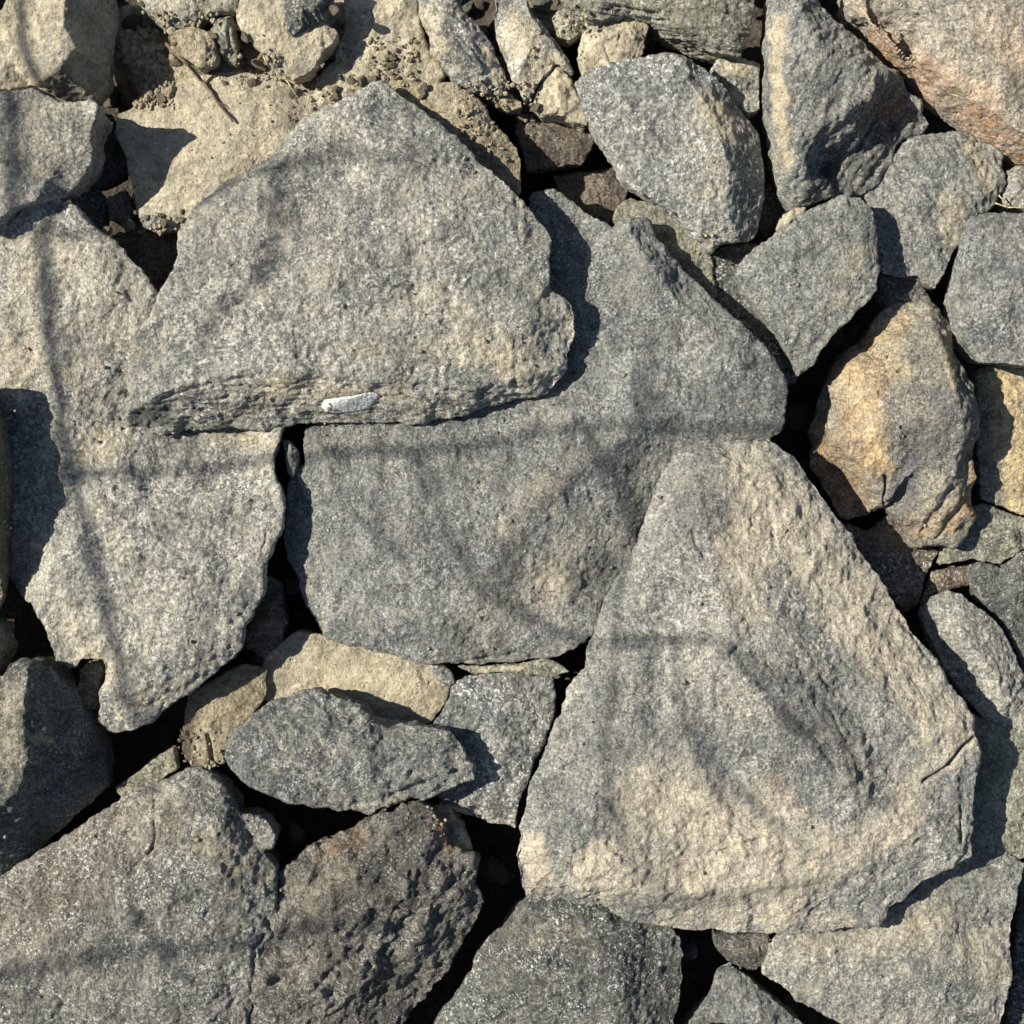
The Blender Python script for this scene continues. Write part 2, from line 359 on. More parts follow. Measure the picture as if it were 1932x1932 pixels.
# --- the three big slabs and the two big stones on the left
slab1 = S([(700,153,60),(724,152,60),(754,173,66),(791,203,72),(844,250,78),(897,293,82),(944,333,84),(991,370,86),(1017,407,88),(1042,445,90),(1039,485,90),(1040,520,88),(1041,543,86),(1064,560,84),(1084,573,82),(1092,600,78),(1093,633,72),(1075,672,66),(1067,711,58),(1034,744,50),(977,752,46),(911,767,44),(851,791,42),(794,801,38),(727,801,36),(643,797,34),(567,797,34),(493,806,34),(433,801,36),(383,811,38),(333,819,40),(285,816,42),(238,811,46),(229,790,56),(234,740,74),(241,690,84),(246,645,90),(282,600,96),(305,550,98),(337,482,92),(334,433,62),(362,385,46),(413,350,44),(480,316,44),(513,290,44),(580,222,46),(643,187,50)],
    60, 18, 'dusty_grey_stone', 'largest upper slab, grey and roughly triangular with a white quartz streak on its lower face', name='stone_slab', cat='stone slab',
    inner=[(560,330,98),(700,240,92),(760,300,104),(850,400,112),(700,480,118),(900,520,112),(560,560,122),(780,620,118),(980,600,104),(420,600,116),(330,660,104)],
    creases=[[(238,784,70),(283,750,112),(350,727,120),(433,707,126),(493,697,126),(567,707,124),(643,714,120),(727,724,114),(811,714,106),(900,722,96),(980,716,84),(1040,690,76)],[(350,445,92),(400,395,92),(470,345,92),(540,290,92),(600,235,90),(690,175,78)]],
    fol=((0.1,0.25,1),1/9.,1/120.,1.6), big=12, med=5, fine=2.0, sm=3, fac=0.6,
    tone=[('d',800,560,1000,700,70,.45),('d',650,650,950,680,40,.35),('d',500,740,800,770,35,.35),('d',640,230,700,300,60,.3),('b',265,788,480,765,34,.75),('b',500,765,900,775,26,.42),('d',500,730,760,735,22,.4),('b',300,590,260,690,18,.35),('b',560,330,570,440,40,.25),('b',470,560,430,640,35,.25),('b',260,790,360,760,22,.3),('d',860,360,900,350,40,.3)],  # dark strokes paint branch-shadow bands and the shading of the lower face
    rough=[(260,785,520,755,26,3.8,10,2.2),(520,765,900,775,26,3.0,8,2.2),(900,745,1040,720,24,2.2,15,1.6)], grooves=[(300,752,400,722,3,5),(400,722,500,704,3,4),(811,716,900,712,3,3),(560,775,640,785,4,3),(300,790,420,770,3,3),(350,765,480,735,3,3),(420,790,560,760,3,3),(720,745,760,748,2.5,4)])
slab2 = S([(1004,365,-4),(1044,358,-2),(1100,395,10),(1154,427,24),(1166,416,40),(1191,409,44),(1221,417,42),(1233,447,40),(1261,483,40),(1290,512,42),(1338,557,46),(1388,600,50),(1435,643,52),(1465,681,52),(1485,724,52),(1483,777,50),(1475,817,46),(1445,834,36),(1500,900,0),(1400,1000,-10),(1270,1150,-20),(1150,1200,-10),(1114,1197,12),(1084,1224,10),(1055,1242,8),(977,1252,6),(911,1257,8),(844,1252,14),(804,1254,12),(777,1247,16),(727,1231,18),(667,1217,18),(612,1207,14),(593,1177,0),(567,1137,-4),(563,1087,-4),(540,1050,-6),(530,1010,-4),(536,960,0),(545,900,4),(572,877,12),(575,817,18),(620,770,10),(800,700,5),(950,550,0),(980,450,-4)],
    20, -45, 'blue_grey_stone', 'large blue-grey slab in the middle, its pointed neck at the top right', name='stone_slab', cat='stone slab',
    inner=[(1120,470,28),(1080,560,18),(1200,520,56),(1260,600,62),(1140,620,36),(1330,700,64),(1420,720,60),(1200,760,52),(1400,800,54),(660,880,34),(640,1100,36),(740,1180,34),(1060,1060,40),(980,1180,22)],
    creases=[[(1185,430,70),(1225,500,76),(1280,570,76),(1360,640,70)],[(610,860,38),(640,960,44),(760,1060,48),(860,1140,46)],[(1280,780,48),(1160,840,54),(1020,950,60),(900,1110,56),(840,1225,30)],[(1270,850,22),(1215,990,12),(1160,1100,8)]],
    big=7, med=3.4, fine=1.9, tone=[('d',1080,870,960,990,40,.45),('d',1000,1080,900,1200,70,.4),('d',1100,1000,1050,1150,60,.4),('d',600,830,700,830,25,.35),('d',1000,800,1060,740,30,.3),('b',1130,850,1180,900,35,.25),('b',870,1090,930,1130,30,.22)],  # dark strokes paint branch-shadow bands into the slab colour
    fol=((0.5,0.3,1),1/12.,1/140.,1.0), grooves=[(850,1252,960,1235,3,6),(960,1235,1050,1245,3,6)])
slab3 = S([(1445,833,44),(1475,841,52),(1505,861,56),(1531,897,54),(1568,954,52),(1605,1007,52),(1638,1057,50),(1685,1121,50),(1721,1177,50),(1755,1231,50),(1788,1288,50),(1815,1318,52),(1835,1355,54),(1840,1388,60),(1848,1421,58),(1842,1480,58),(1838,1521,56),(1834,1570,54),(1833,1615,50),(1821,1625,48),(1755,1661,46),(1718,1685,44),(1680,1722,42),(1671,1741,38),(1588,1758,32),(1521,1768,30),(1448,1765,22),(1348,1758,22),(1287,1761,22),(1194,1738,24),(1144,1721,28),(1077,1708,34),(994,1698,40),(978,1675,46),(971,1638,50),(967,1605,52),(977,1581,52),(977,1555,52),(991,1515,52),(1004,1471,52),(1027,1405,50),(1054,1348,48),(1071,1298,46),(1104,1262,44),(1107,1227,42),(1111,1204,40),(1117,1177,34),(1144,1127,32),(1164,1094,32),(1191,1044,34),(1217,994,36),(1234,944,38),(1254,884,40),(1275,848,40),(1330,836,42),(1390,836,44)],
    50, -10, 'slab_stone', 'largest slab, lower right, grey with a broad sandy tan band down its right side', name='stone_slab', cat='stone slab',
    inner=[(1400,900,84),(1480,960,80),(1560,1150,86),(1700,1330,82),(1300,1420,98),(1600,1550,86),(1150,1500,92),(1300,1650,70),(1500,1640,72),(1740,1540,76),(1080,1600,84),(1180,1250,80)],
    creases=[[(1308,865,70),(1300,930,80),(1250,1010,82),(1205,1100,78),(1170,1170,70),(1150,1240,64)],[(1325,950,104),(1345,1090,118),(1385,1200,122),(1480,1330,122),(1590,1470,104),(1700,1560,86),(1790,1600,66)],[(1010,1672,72),(1150,1678,74),(1290,1690,74),(1430,1668,76),(1560,1640,74),(1700,1620,64)],[(1020,1560,78),(1045,1640,76),(1020,1670,66)]],
    big=10, med=5, fine=2.0, sm=3, fac=0.75, fol=((0.7,0.5,0.9),1/14.,1/110.,0.9),
    tone=[('d',1400,880,1480,1000,75,.75),('d',1480,980,1640,1150,85,.9),('d',1600,1150,1800,1380,62,.95),('d',1380,1020,1410,1150,55,.8),('d',1790,1380,1700,1520,50,.7),('d',1700,1560,1560,1650,40,.5),('d',1230,1500,1480,1640,100,.9),('d',1100,1640,1450,1690,55,.8),('d',1480,1600,1700,1580,50,.5),('d',1330,1250,1400,1330,50,.35),('d',1000,1590,1020,1670,32,1),('d',1250,1740,1600,1740,25,.6),('d',1440,1480,1480,1530,35,.6),('d',1170,1590,1120,1670,40,.5),
          ('b',1320,900,1350,960,30,.35),('b',1450,1250,1600,1450,55,.3),('b',1590,1400,1650,1500,38,.5),('r',1460,1480,1500,1530,25,.35),('b',1200,1700,1500,1680,18,.3)],
    rough=[(1595,1400,1635,1490,32,5.0,100,4.0),(1500,1290,1580,1400,40,2.5,120,4.0),(1330,1600,1560,1560,60,2.6,20,3.0),(1620,1620,1760,1560,50,2.2,30,3),(1460,960,1500,1050,34,3,100,1.5),(1750,1280,1800,1370,30,2.0,125,2.5)], grooves=[(1838,1392,1790,1440,3.2,16),(1790,1440,1742,1478,2.6,12),(1560,1330,1600,1400,4,5),(1810,1520,1815,1590,3,8),(1350,1610,1440,1580,3,6),(1305,1000,1325,1050,3,6),(1450,960,1460,1010,6,4),(1700,1170,1760,1250,4,5),(1385,1230,1560,1420,8,6),(1100,1712,1300,1720,5,5),(1410,1690,1550,1670,5,5)])
S([(113,372,84),(140,390,84),(167,420,84),(187,437,84),(205,448,84),(233,467,84),(267,507,84),(283,530,80),(300,547,76),(420,600,30),(560,720,10),(532,800,34),(529,830,44),(520,857,54),(523,904,58),(534,937,60),(537,964,60),(527,1007,60),(500,1054,60),(497,1111,60),(480,1151,58),(460,1184,56),(457,1221,54),(440,1244,48),(393,1281,40),(333,1321,32),(293,1355,28),(240,1381,28),(207,1386,32),(180,1365,40),(184,1328,46),(192,1288,50),(192,1247,52),(150,1250,50),(147,1262,48),(127,1268,44),(97,1254,44),(88,1205,44),(83,1177,40),(64,1137,30),(40,1130,10),(17,1100,0),(-20,1040,10),(-60,900,30),(-70,700,50),(-60,520,60),(-30,445,72),(0,425,78),(60,380,82)],
    50, -30, 'pale_grey_stone', 'long pale grey stone at the left whose lower end reaches under two slabs', name='large_stone', cat='stone', vox=3.2,
    inner=[(60,600,90),(190,650,76),(120,900,80),(60,1000,50),(250,1000,82),(420,940,66),(400,1100,76),(250,1200,80),(120,480,96),(228,792,50),(205,690,78),(150,760,76),(270,660,70),(430,865,34),(330,860,38),(480,790,10),(350,790,14),(130,1100,78)],
    creases=[[(170,1310,58),(240,1310,62),(300,1280,66),(380,1220,70),(440,1190,68)]],
    big=10, med=4, fine=2.0, tone=[('d',70,480,40,700,90,.55),('d',190,480,220,640,70,.5),('d',160,700,190,820,50,.4),('d',420,820,500,830,30,.6),('d',160,860,220,840,40,.5),('d',120,1180,200,1260,60,.5),('d',240,1350,400,1250,40,.45),('d',200,960,240,1100,50,.35),('b',400,880,450,960,60,.25),('r',225,570,235,590,25,.2)],
    rough=[(220,1350,400,1250,40,3.0,30,2.5)], grooves=[(0,420,20,400,4,10),(500,1010,495,1050,3,5),(430,1180,470,1140,4,4)])
# --- top left
S([(-60,190),(0,172),(35,170),(60,162),(83,173),(113,190),(150,188,124),(172,188,134),(186,199,142),(179,226,122),(171,253,112),(177,283,104),(173,310,98),(160,333,90),(133,363,80),(113,371,84),(67,378),(20,394),(0,422),(-40,440),(-70,300)],
    122, 10, 'dusty_grey_stone', 'grey left-edge stone with a jagged bright right rim, below the top left corner stone', cat='stone',
    inner=[(60,270,122),(130,240,122),(120,300,112),(0,300,124),(90,340,108),(40,220,122)], big=6, fac=0.45, tone=[('r',75,320,85,330,10,.3),('d',40,230,110,290,90,.35),('d',150,200,170,260,20,.4)])
S([(-50,60,70),(0,18,80),(14,-4,88),(40,-50,80),(190,-50,40),(214,0,30),(221,57,20),(213,83,20),(207,133,22),(200,160,24),(180,187,26),(123,193,30),(83,173,44),(60,163,60),(0,172,70),(-50,180,70)],
    70, -30, 'tan_stone', 'stone in the top left corner with a pale sunlit face and a sharp ridge', cat='stone',
    inner=[(60,60,104),(20,110,88),(170,60,70),(175,130,48)], creases=[[(125,-20,124),(119,50,124),(141,90,112),(112,122,108),(72,158,76)]],
    big=5, med=4, tone=[('b',105,30,85,120,24,.35),('b',125,120,110,175,34,.6),('b',175,40,190,150,40,.25),('r',170,60,190,140,40,.3)], fol=((0.8,0.4,0.4),1/16.,1/80.,1.5))
S([(217,213),(213,253),(238,298),(240,327),(246,342),(250,373),(257,407),(300,420),(330,440),(420,500),(640,420),(720,260),(640,190),(567,167),(527,147),(467,133),(433,130),(383,143),(300,160),(247,200)],
    -6, -50, 'tan_stone', 'smooth sandy tan stone above the upper slab, with a dark shadow across its left end', cat='stone', inner=[(400,200,14),(300,260,2),(350,340,12),(480,220,20),(300,380,2),(560,240,10),(440,150,6)],
    big=5, fac=0.35, med=1.8, fine=0.7, sm=6, tone=[('d',300,200,520,250,150,.5)])
S([(650,-30),(785,-30),(792,60),(810,110),(845,140),(800,175),(740,200),(640,230),(585,225),(580,190),(603,150),(628,110),(645,60)],
    0, -50, 'tan_stone', 'broad mass of caked tan earth between the upper slab and the top edge', name='earth_clod', cat='clod', group='clods of dry earth', inner=[(700,60,14),(690,140,14),(740,100,10),(640,160,8)], big=8, med=5, fine=1.6, sm=4)
S([(255,-40),(262,4),(280,23),(307,50),(345,54),(367,50),(383,30),(405,26),(420,-40)], 30, -40, 'dusty_grey_stone', 'dusty grey-tan stone at the top edge, right of the dark hole', inner=[(330,20,48),(370,0,46)], tone=[('d',300,20,370,10,50,.6)], vox=2.4)
S([(386,30),(400,20),(430,16),(457,13),(465,-40),(400,-40)], 44, -30, 'green_grey_stone', 'small dusty stone at the top edge between two larger ones, above the upright pebble', inner=[(430,0,52)], tone=[('d',420,0,440,0,30,.6)], vox=2.4)
S([(322,62),(340,52),(367,48),(393,63),(404,75),(407,87),(408,115),(392,122),(383,130),(360,123),(340,108),(322,92)], 34, -15, 'clod', 'small angular tan stone right beside the dark twig', inner=[(360,75,44),(385,95,44)], tone=[('d',360,70,380,110,40,.5)], vox=2.2, big=3, sm=2, group='small stones')
S([(397,53),(410,30),(437,27),(444,47),(450,97),(446,124),(420,112),(403,83)], 20, -20, 'green_grey_stone', 'small upright pebble with a dark crack, between the twig and the pale broken stone', inner=[(415,70,34),(436,60,40),(425,45,42)], vox=2.0, big=3, sm=2, grooves=[(430,50,438,110,2.5,5)], group='small stones')
S([(447,17),(447,37),(467,67),(500,107),(523,133),(553,154),(587,137),(610,100),(633,77),(641,62),(634,50),(617,42),(600,30),(560,-30),(460,-30)], 52, -10, 'tan_stone', 'pale flat broken stone near the top, with a rounded arm pointing right', inner=[(500,50,64),(560,100,60),(600,70,60),(545,130,56)], tone=[('d',480,30,520,70,40,.6),('d',600,60,560,90,40,.7),('b',480,75,560,140,18,.28)], vox=2.6, big=3)
S([(532,-30,60),(536,20,64),(541,55,66),(548,72,66),(568,60,66),(592,46,66),(614,34,64),(628,0,60),(630,-30,60)], 64, 20, 'dark_stone', 'dark grey stone lying on the pale broken stone at the top edge', inner=[(570,20,96),(600,5,90)], vox=2.4, big=3, fol=((1,0.2,0.3),1/8.,1/50.,2.5), tone=[('d',560,10,600,20,30,.35)])
S([(787,-30),(790,10),(796,40),(807,65),(813,100),(847,133),(857,147),(897,173),(924,175),(958,165),(957,143),(944,113),(927,80),(907,50),(877,13),(868,-30)], 30, -40, 'grey_stone', 'long grey stone running down from the top edge beside the caked tan earth', inner=[(830,60,56),(860,100,62),(900,120,56),(840,10,50),(880,60,52),(910,150,44)], tone=[('d',800,20,830,90,30,.6),('b',850,80,890,130,32,.5),('d',910,90,945,150,22,.7),('d',840,0,880,40,30,.4)], big=5, med=5, vox=2.6, fol=((0.8,0.5,0.3),1/14.,1/60.,2))
S([(933,-30),(931,43),(934,73),(951,113),(964,150),(978,163),(990,190),(1003,178),(1025,147),(1051,120),(1085,140),(1061,97),(1037,60),(1004,20),(985,-30)], 30, -40, 'dusty_grey_stone', 'narrow tan-topped stone slanting down from the top edge with a white chip at its tip', inner=[(975,50,50),(1000,90,52),(980,130,46),(1040,105,36)], creases=[[(1000,25,44),(1045,90,44),(1070,125,36)]], tone=[('d',970,60,1010,120,45,.9),('d',1040,120,1000,160,30,.6)], vox=2.6, big=4)
S([(1051,120),(1077,147),(1088,173),(1100,205),(1109,238),(1067,223),(1021,217),(1003,203),(1006,180),(1027,147)], 20, -40, 'tan_stone', 'pale tan stone wedged left of the big grey stone near the top centre', inner=[(1050,160,38),(1060,200,36)], vox=2.4, big=4, tone=[('d',1050,160,1060,200,50,.6)])
S([(1041,35),(1051,17),(1074,15),(1104,47),(1101,62),(1074,78),(1051,70)], 18, -30, 'green_grey_stone', 'small rounded stone under the layered stone at the top, left of the tan block', inner=[(1072,45,32)], vox=2.0, big=2, tone=[('d',1070,40,1080,55,25,.5)], group='small stones')
S([(1091,82),(1100,55),(1108,43),(1141,43),(1177,30),(1207,30),(1224,50),(1220,80),(1214,104),(1180,125),(1144,135),(1101,140),(1091,110)], 48, -20, 'tan_stone', 'squat tan block between the layered stone and the big grey stone near the top centre', inner=[(1140,70,66),(1190,60,64),(1170,100,58)], vox=2.4, big=4, tone=[('d',1140,70,1200,70,60,.5)], grooves=[(1141,85,1150,120,2,4)])
S([(1054,-30),(1075,14),(1107,40),(1141,42),(1180,28),(1224,36),(1261,60),(1288,74),(1341,97),(1400,107),(1412,80),(1419,43),(1424,-30)], 70, -20, 'green_grey_stone', 'dark layered stone across the top edge, split into thin horizontal leaves', inner=[(1150,0,96),(1260,20,98),(1360,40,96),(1380,80,88)], creases=[[(1240,30,94),(1300,62,92),(1390,70,90)]], fol=((0.15,1,0.3),1/7.,1/90.,3.2), big=4, vox=2.4, grooves=[(1230,60,1400,75,3,8),(1260,80,1400,98,3,9),(1150,15,1400,30,2,5)], tone=[('b',1150,30,1400,60,35,.25)])
S([(1345,118),(1355,103),(1400,108),(1435,117),(1436,150),(1433,205),(1410,215),(1380,185),(1351,147)], 26, -30, 'dusty_grey_stone', 'small pale block tucked under the right end of the layered stone', inner=[(1390,130,38),(1410,170,24)], vox=2.2, big=2, tone=[('d',1370,125,1420,130,20,.8),('b',1400,170,1420,200,20,.3)], group='small stones')
S([(1084,153),(1111,133),(1144,120),(1191,110),(1227,100),(1267,98),(1301,107),(1325,123,70),(1355,150,62),(1371,167,56),(1405,210,38),(1431,250,32),(1440,300,28),(1441,360,28),(1435,400,28),(1431,440,30),(1415,457,36),(1368,457,50),(1341,480,52),(1321,460,58),(1288,420,66),(1271,400,70),(1244,383,72),(1211,367,74),(1174,343,76),(1157,300,78),(1124,247,78),(1101,207,76)], 74, -10, 'bare_grey_stone', 'big smooth grey stone right of centre near the top, with a slanting right side', inner=[(1200,200,90),(1250,300,92),(1160,170,84),(1320,400,80)], creases=[[(1285,112,90),(1320,180,96),(1355,250,98),(1378,320,94),(1372,400,80),(1385,445,58)]], big=5, tone=[('d',1330,180,1380,260,25,.6),('d',1340,220,1330,350,50,.45),('b',1385,290,1400,380,22,.4),('d',1330,460,1340,440,30,.4)], fol=((0.8,0.5,0.3),1/12.,1/90.,0.8), fac=0.35)
S([(1157,413),(1161,390),(1191,370),(1224,380),(1261,397),(1287,410),(1318,450),(1345,490),(1352,560),(1320,570),(1250,520),(1200,470)], 2, -60, 'green_grey_stone', 'olive grey stone in half shade behind the neck of the middle slab', inner=[(1240,430,8),(1290,470,6)], big=3, vox=2.6)
S([(1330,485),(1368,462),(1425,460),(1480,540),(1530,660),(1500,725),(1470,720),(1420,650),(1350,575)], -10, -70, 'dark_stone', 'dark grey stone in the shaded gap left of the five-sided grey stone', inner=[(1400,520,-4),(1450,600,-12)], big=4, vox=3)
S([(1390,517),(1401,490),(1421,467),(1455,447),(1481,430),(1500,405),(1555,380),(1588,369),(1621,373),(1640,388),(1650,400),(1656,433),(1656,483),(1661,510),(1655,547),(1635,573),(1600,605),(1568,640),(1535,691,50),(1505,711,40),(1495,690,44),(1475,633),(1435,587),(1405,550)], 70, -20, 'bare_grey_stone', 'five-sided grey stone right of centre, standing clear with a black gap under its lower edge', inner=[(1500,480,88),(1580,430,88),(1600,520,86),(1480,560,84),(1530,620,74)], creases=[[(1590,382,84),(1622,430,86),(1635,500,82),(1625,560,76)],[(1620,575,72),(1560,625,66),(1515,690,52)]], big=4, fac=0.6, tone=[('d',1580,560,1620,480,40,.45),('d',1500,600,1540,640,30,.3)])
S([(1472,427),(1478,407),(1495,395),(1520,392),(1510,415),(1490,430)], 66, 10, 'tan_stone', 'small yellowish pebble above the left shoulder of the five-sided stone', inner=[(1492,412,76)], vox=2, big=1, group='small stones')
S([(1450,-40,90),(1447,50,80),(1447,133,76),(1451,200,72),(1461,250,70),(1465,317,66),(1475,360,60),(1491,397,50),(1521,387,44),(1575,367,30),(1625,370,20),(1655,347,16),(1681,300,14),(1698,263,12),(1740,254,14),(1755,235,20),(1735,193,30),(1698,143,50),(1661,110,70),(1621,70,84),(1578,37,90),(1548,0,92),(1535,-40,92)],
    70, -40, 'bare_grey_stone', 'tall grey stone at the top right with a dark torn lower right face', creases=[[(1500,-20,128),(1492,80,126),(1487,180,118),(1478,260,104),(1485,330,88)],[(1655,135,106),(1640,180,112),(1580,215,116),(1540,250,112),(1515,320,96),(1495,365,66)]], inner=[(1560,100,124),(1550,180,122),(1630,120,108),(1600,290,36),(1650,220,38),(1560,320,32),(1690,190,38),(1520,40,128)],
    big=5, med=4.5, rough=[(1680,190,1560,320,75,9.0,55,2.2)], fol=((0.75,-0.5,0.5),1/15.,1/80.,2.5), tone=[('b',1660,200,1560,330,55,.75),('b',1700,220,1640,330,35,.6),('b',1570,150,1530,240,40,.3),('d',1465,40,1478,300,22,.95),('r',1650,190,1690,200,22,.35),('d',1560,60,1640,110,30,.35)])
S([(1598,-50,100),(1597,0,90),(1601,27,80),(1635,57,60),(1658,83,50),(1708,123,45),(1738,157,42),(1761,190,40),(1811,230,38),(1855,257,38),(1905,290,38),(1935,312,38),(2010,340,40),(2030,-50,150)],
    60, -20, 'rusty_stone', 'big rust-orange and buff stone in the top right corner', name='large_stone', creases=[[(1632,-20,146),(1650,30,142),(1690,78,134),(1745,108,132),(1795,150,130),(1860,205,128),(1940,255,126),(2000,290,120)]], inner=[(1750,30,152),(1850,80,156),(1900,160,146),(1800,100,144)],
    big=6, tone=[('r',1650,70,1700,110,20,.7),('r',1680,95,1760,155,34,1),('r',1760,160,1850,235,34,1),('r',1850,225,1940,290,36,1),('r',1690,110,1750,170,14,.7),('d',1860,50,1920,100,55,.6),('r',1880,60,1930,110,50,.28),('d',1620,10,1660,60,30,.6),('d',1780,130,1880,190,30,.8),('b',1920,130,1930,180,25,.3)])
S([(1628,370),(1655,347),(1681,307),(1698,283),(1718,260),(1771,250),(1811,247),(1855,257),(1888,283),(1888,320),(1898,347),(1881,377),(1868,397),(1848,402),(1831,417),(1818,450),(1798,483),(1781,520),(1768,547),(1745,537),(1731,523),(1698,522),(1665,517),(1655,480),(1641,390)], 14, -50, 'bare_grey_stone', 'grey wedge-shaped stone with its point down, under the rusty corner stone', inner=[(1760,320,34),(1720,400,30),(1760,470,28),(1840,370,28),(1690,470,18)], creases=[[(1800,262,34),(1830,310,36),(1850,370,30)]], big=4, tone=[('d',1830,280,1870,360,22,.75),('d',1790,380,1800,450,30,.6),('b',1850,330,1870,390,16,.3)], fol=((0.8,0.5,0.3),1/10.,1/60.,1.8))
S([(1833,408),(1880,402),(1932,398),(2000,400),(2010,700),(1932,692),(1855,687),(1835,671),(1815,648),(1799,617),(1801,567),(1811,517),(1821,460)], 60, -30, 'blue_grey_stone', 'smooth grey stone at the right edge, above the yellow quartz stone', inner=[(1870,480,74),(1870,600,74),(1920,540,80)], big=4, tone=[('b',1860,640,1920,660,25,.3)])
S([(1898,322),(1918,310),(1950,310),(1960,398),(1901,390),(1888,377),(1899,350)], 10, -50, 'pale_grey_stone', 'small pale stone at the right edge just below the rusty corner stone', inner=[(1925,350,26)], vox=2.2, big=2, group='small stones')
S([(1661,518),(1700,516),(1733,526),(1755,560),(1770,605),(1735,600),(1690,590),(1664,560)], -6, -60, 'rough_dark_stone', 'small rough dark stone between the five-sided stone and the golden brown stone', inner=[(1710,555,6)], vox=2.2, big=3, med=4, group='small stones')
S([(1688,572,4),(1745,562,10),(1768,587,14),(1788,612,14),(1801,654,26),(1821,694,30),(1838,737,32),(1845,794,32),(1838,844,28),(1845,904,20),(1828,944,-4),(1835,977,-8),(1821,1014,-12),(1798,1026,-16),(1768,1021,-14),(1735,1032,-14),(1721,997,-8),(1701,977,-8),(1671,957,-24),(1625,977,-52),(1598,984,-56),(1575,964,-56),(1545,917,-56),(1528,877,-56),(1538,845,-56),(1528,821,-60),(1535,777,-56),(1541,744,-52),(1571,687,-44),(1612,645,-30),(1650,600,-10)],
    0, -95, 'golden_stone', 'golden brown stone with grey patches and a rough lower end, right of centre', name='large_stone', creases=[[(1600,690,20),(1592,760,22),(1580,835,14),(1640,890,24),(1672,945,14)],[(1760,620,58),(1800,720,70),(1815,820,66),(1800,930,40)]], rough=[(1720,1000,1830,900,34,5.0,50,3.0),(1690,600,1760,620,40,3.0,60,2)], inner=[(1680,680,46),(1700,780,56),(1740,880,50),(1760,960,20),(1640,780,42),(1560,770,-36),(1590,900,-44),(1560,860,-46)],
    big=9, fac=1.4, sm=1, med=4.5, fine=1.8, tone=[('d',1600,700,1650,850,40,.65),('r',1600,700,1650,870,40,.9),('d',1650,600,1700,700,40,.5),('r',1640,640,1660,720,25,.6),('b',1690,650,1730,690,18,.75),('b',1740,730,1820,790,34,.85),('b',1720,880,1700,940,34,.95),('b',1710,820,1790,850,40,.6),('r',1740,1000,1820,960,26,.55),('r',1700,600,1640,640,22,.5),('r',1830,880,1830,960,18,.5),('r',1560,850,1600,960,50,.6),('d',1790,640,1800,700,20,.7)], grooves=[(1672,900,1668,950,3,12),(1800,920,1740,1000,5,8),(1820,940,1770,1015,4,8),(1830,850,1820,930,5,6),(1795,650,1825,740,3,6),(1690,885,1740,895,2,5)])
S([(1838,700),(1878,688),(1932,693),(2000,694),(2000,985),(1921,972),(1895,957),(1850,941),(1848,904),(1846,800)], -40, -90, 'golden_stone', 'yellow quartz-rich stone at the right edge beside the golden brown stone', inner=[(1900,760,-30),(1910,880,-32),(1880,820,-36)], big=5, med=5, tone=[('d',1900,720,1930,900,50,1),('r',1870,740,1880,860,24,.5),('b',1865,880,1900,930,20,.4),('d',1920,960,1930,960,30,1)], vox=2.6)
S([(1770,1067),(1782,1031),(1820,1010),(1835,957),(1857,952),(1921,974),(1990,990),(1990,1034),(1932,1036),(1888,1067),(1835,1057)], -44, -90, 'green_grey_stone', 'grey-green stone near the right edge below the golden brown stone, mostly in its shadow', inner=[(1860,1010,-32),(1910,1010,-30)], big=3, vox=2.6, tone=[('b',1850,990,1860,1040,40,.3)])
S([(1828,1090),(1850,1062),(1888,1070),(1935,1037),(2000,1040),(2000,1330),(1932,1290),(1915,1225),(1888,1174),(1855,1137)], -40, -100, 'dark_stone', 'dark blue-grey stone at the right edge above the rounded pale stone', inner=[(1910,1130,-26)], big=4, vox=3)
S([(1733,1155),(1755,1124),(1788,1112),(1821,1121),(1861,1154),(1895,1191),(1915,1231),(1932,1277),(1948,1330),(1945,1382),(1890,1376),(1845,1345),(1800,1290),(1760,1220)], -24, -80, 'pale_grey_stone', 'rounded pale grey stone between the largest slab and the right edge', inner=[(1810,1190,6),(1870,1260,12),(1900,1320,4)], big=3, vox=2.6)
S([(1640,1000),(1680,970),(1720,1010),(1775,1040),(1752,1080),(1735,1140),(1710,1160),(1660,1100),(1600,1030),(1590,985)], -66, -110, 'brown_stone', 'dark brown stone in the gap between the largest slab and the golden brown stone', inner=[(1690,1060,-54)], big=4, vox=3)
S([(1760,1080),(1835,1062),(1830,1105),(1800,1112),(1755,1122),(1735,1150)], -72, -110, 'brown_stone', 'dark brown chip in the gap above the rounded pale stone', inner=[(1790,1090,-64)], big=2, vox=2.6, group='small stones')
S([(1800,1330),(1845,1350),(1890,1372),(1960,1384),(1990,1500),(1980,1610),(1930,1622),(1850,1650),(1760,1620),(1740,1450)], -24, -80, 'green_grey_stone', 'grey-green stone at the right edge under the shadow of the largest slab', inner=[(1870,1440,-14),(1880,1560,-16)], big=4)
S([(1441,1822),(1465,1768),(1560,1700),(1700,1600),(1850,1592),(1921,1618),(1938,1628),(1922,1671),(1915,1721),(1908,1788),(1909,1828),(1901,1888),(1893,1940),(1885,2010),(1700,2010),(1612,1962),(1581,1932),(1553,1911),(1501,1891),(1475,1855),(1441,1836)], -22, -90, 'dusty_grey_stone', 'broad buff grey stone in the bottom right corner, under the tip of the largest slab', name='large_stone', inner=[(1600,1800,0),(1750,1750,4),(1800,1850,6),(1700,1900,4),(1520,1820,-8),(1860,1660,-12)], big=7, tone=[('d',1540,1780,1720,1760,50,.5),('d',1760,1720,1880,1820,60,.45),('b',1540,1800,1580,1830,30,.25),('b',1660,1870,1700,1900,30,.25)])
S([(1926,1640),(1980,1636),(1990,2010),(1896,2010),(1906,1890),(1914,1830),(1914,1790),(1921,1720)], -74, -120, 'rough_dark_stone', 'dark rough stone showing as a sliver at the bottom of the right edge', inner=[(1945,1800,-64)], big=4, med=5)
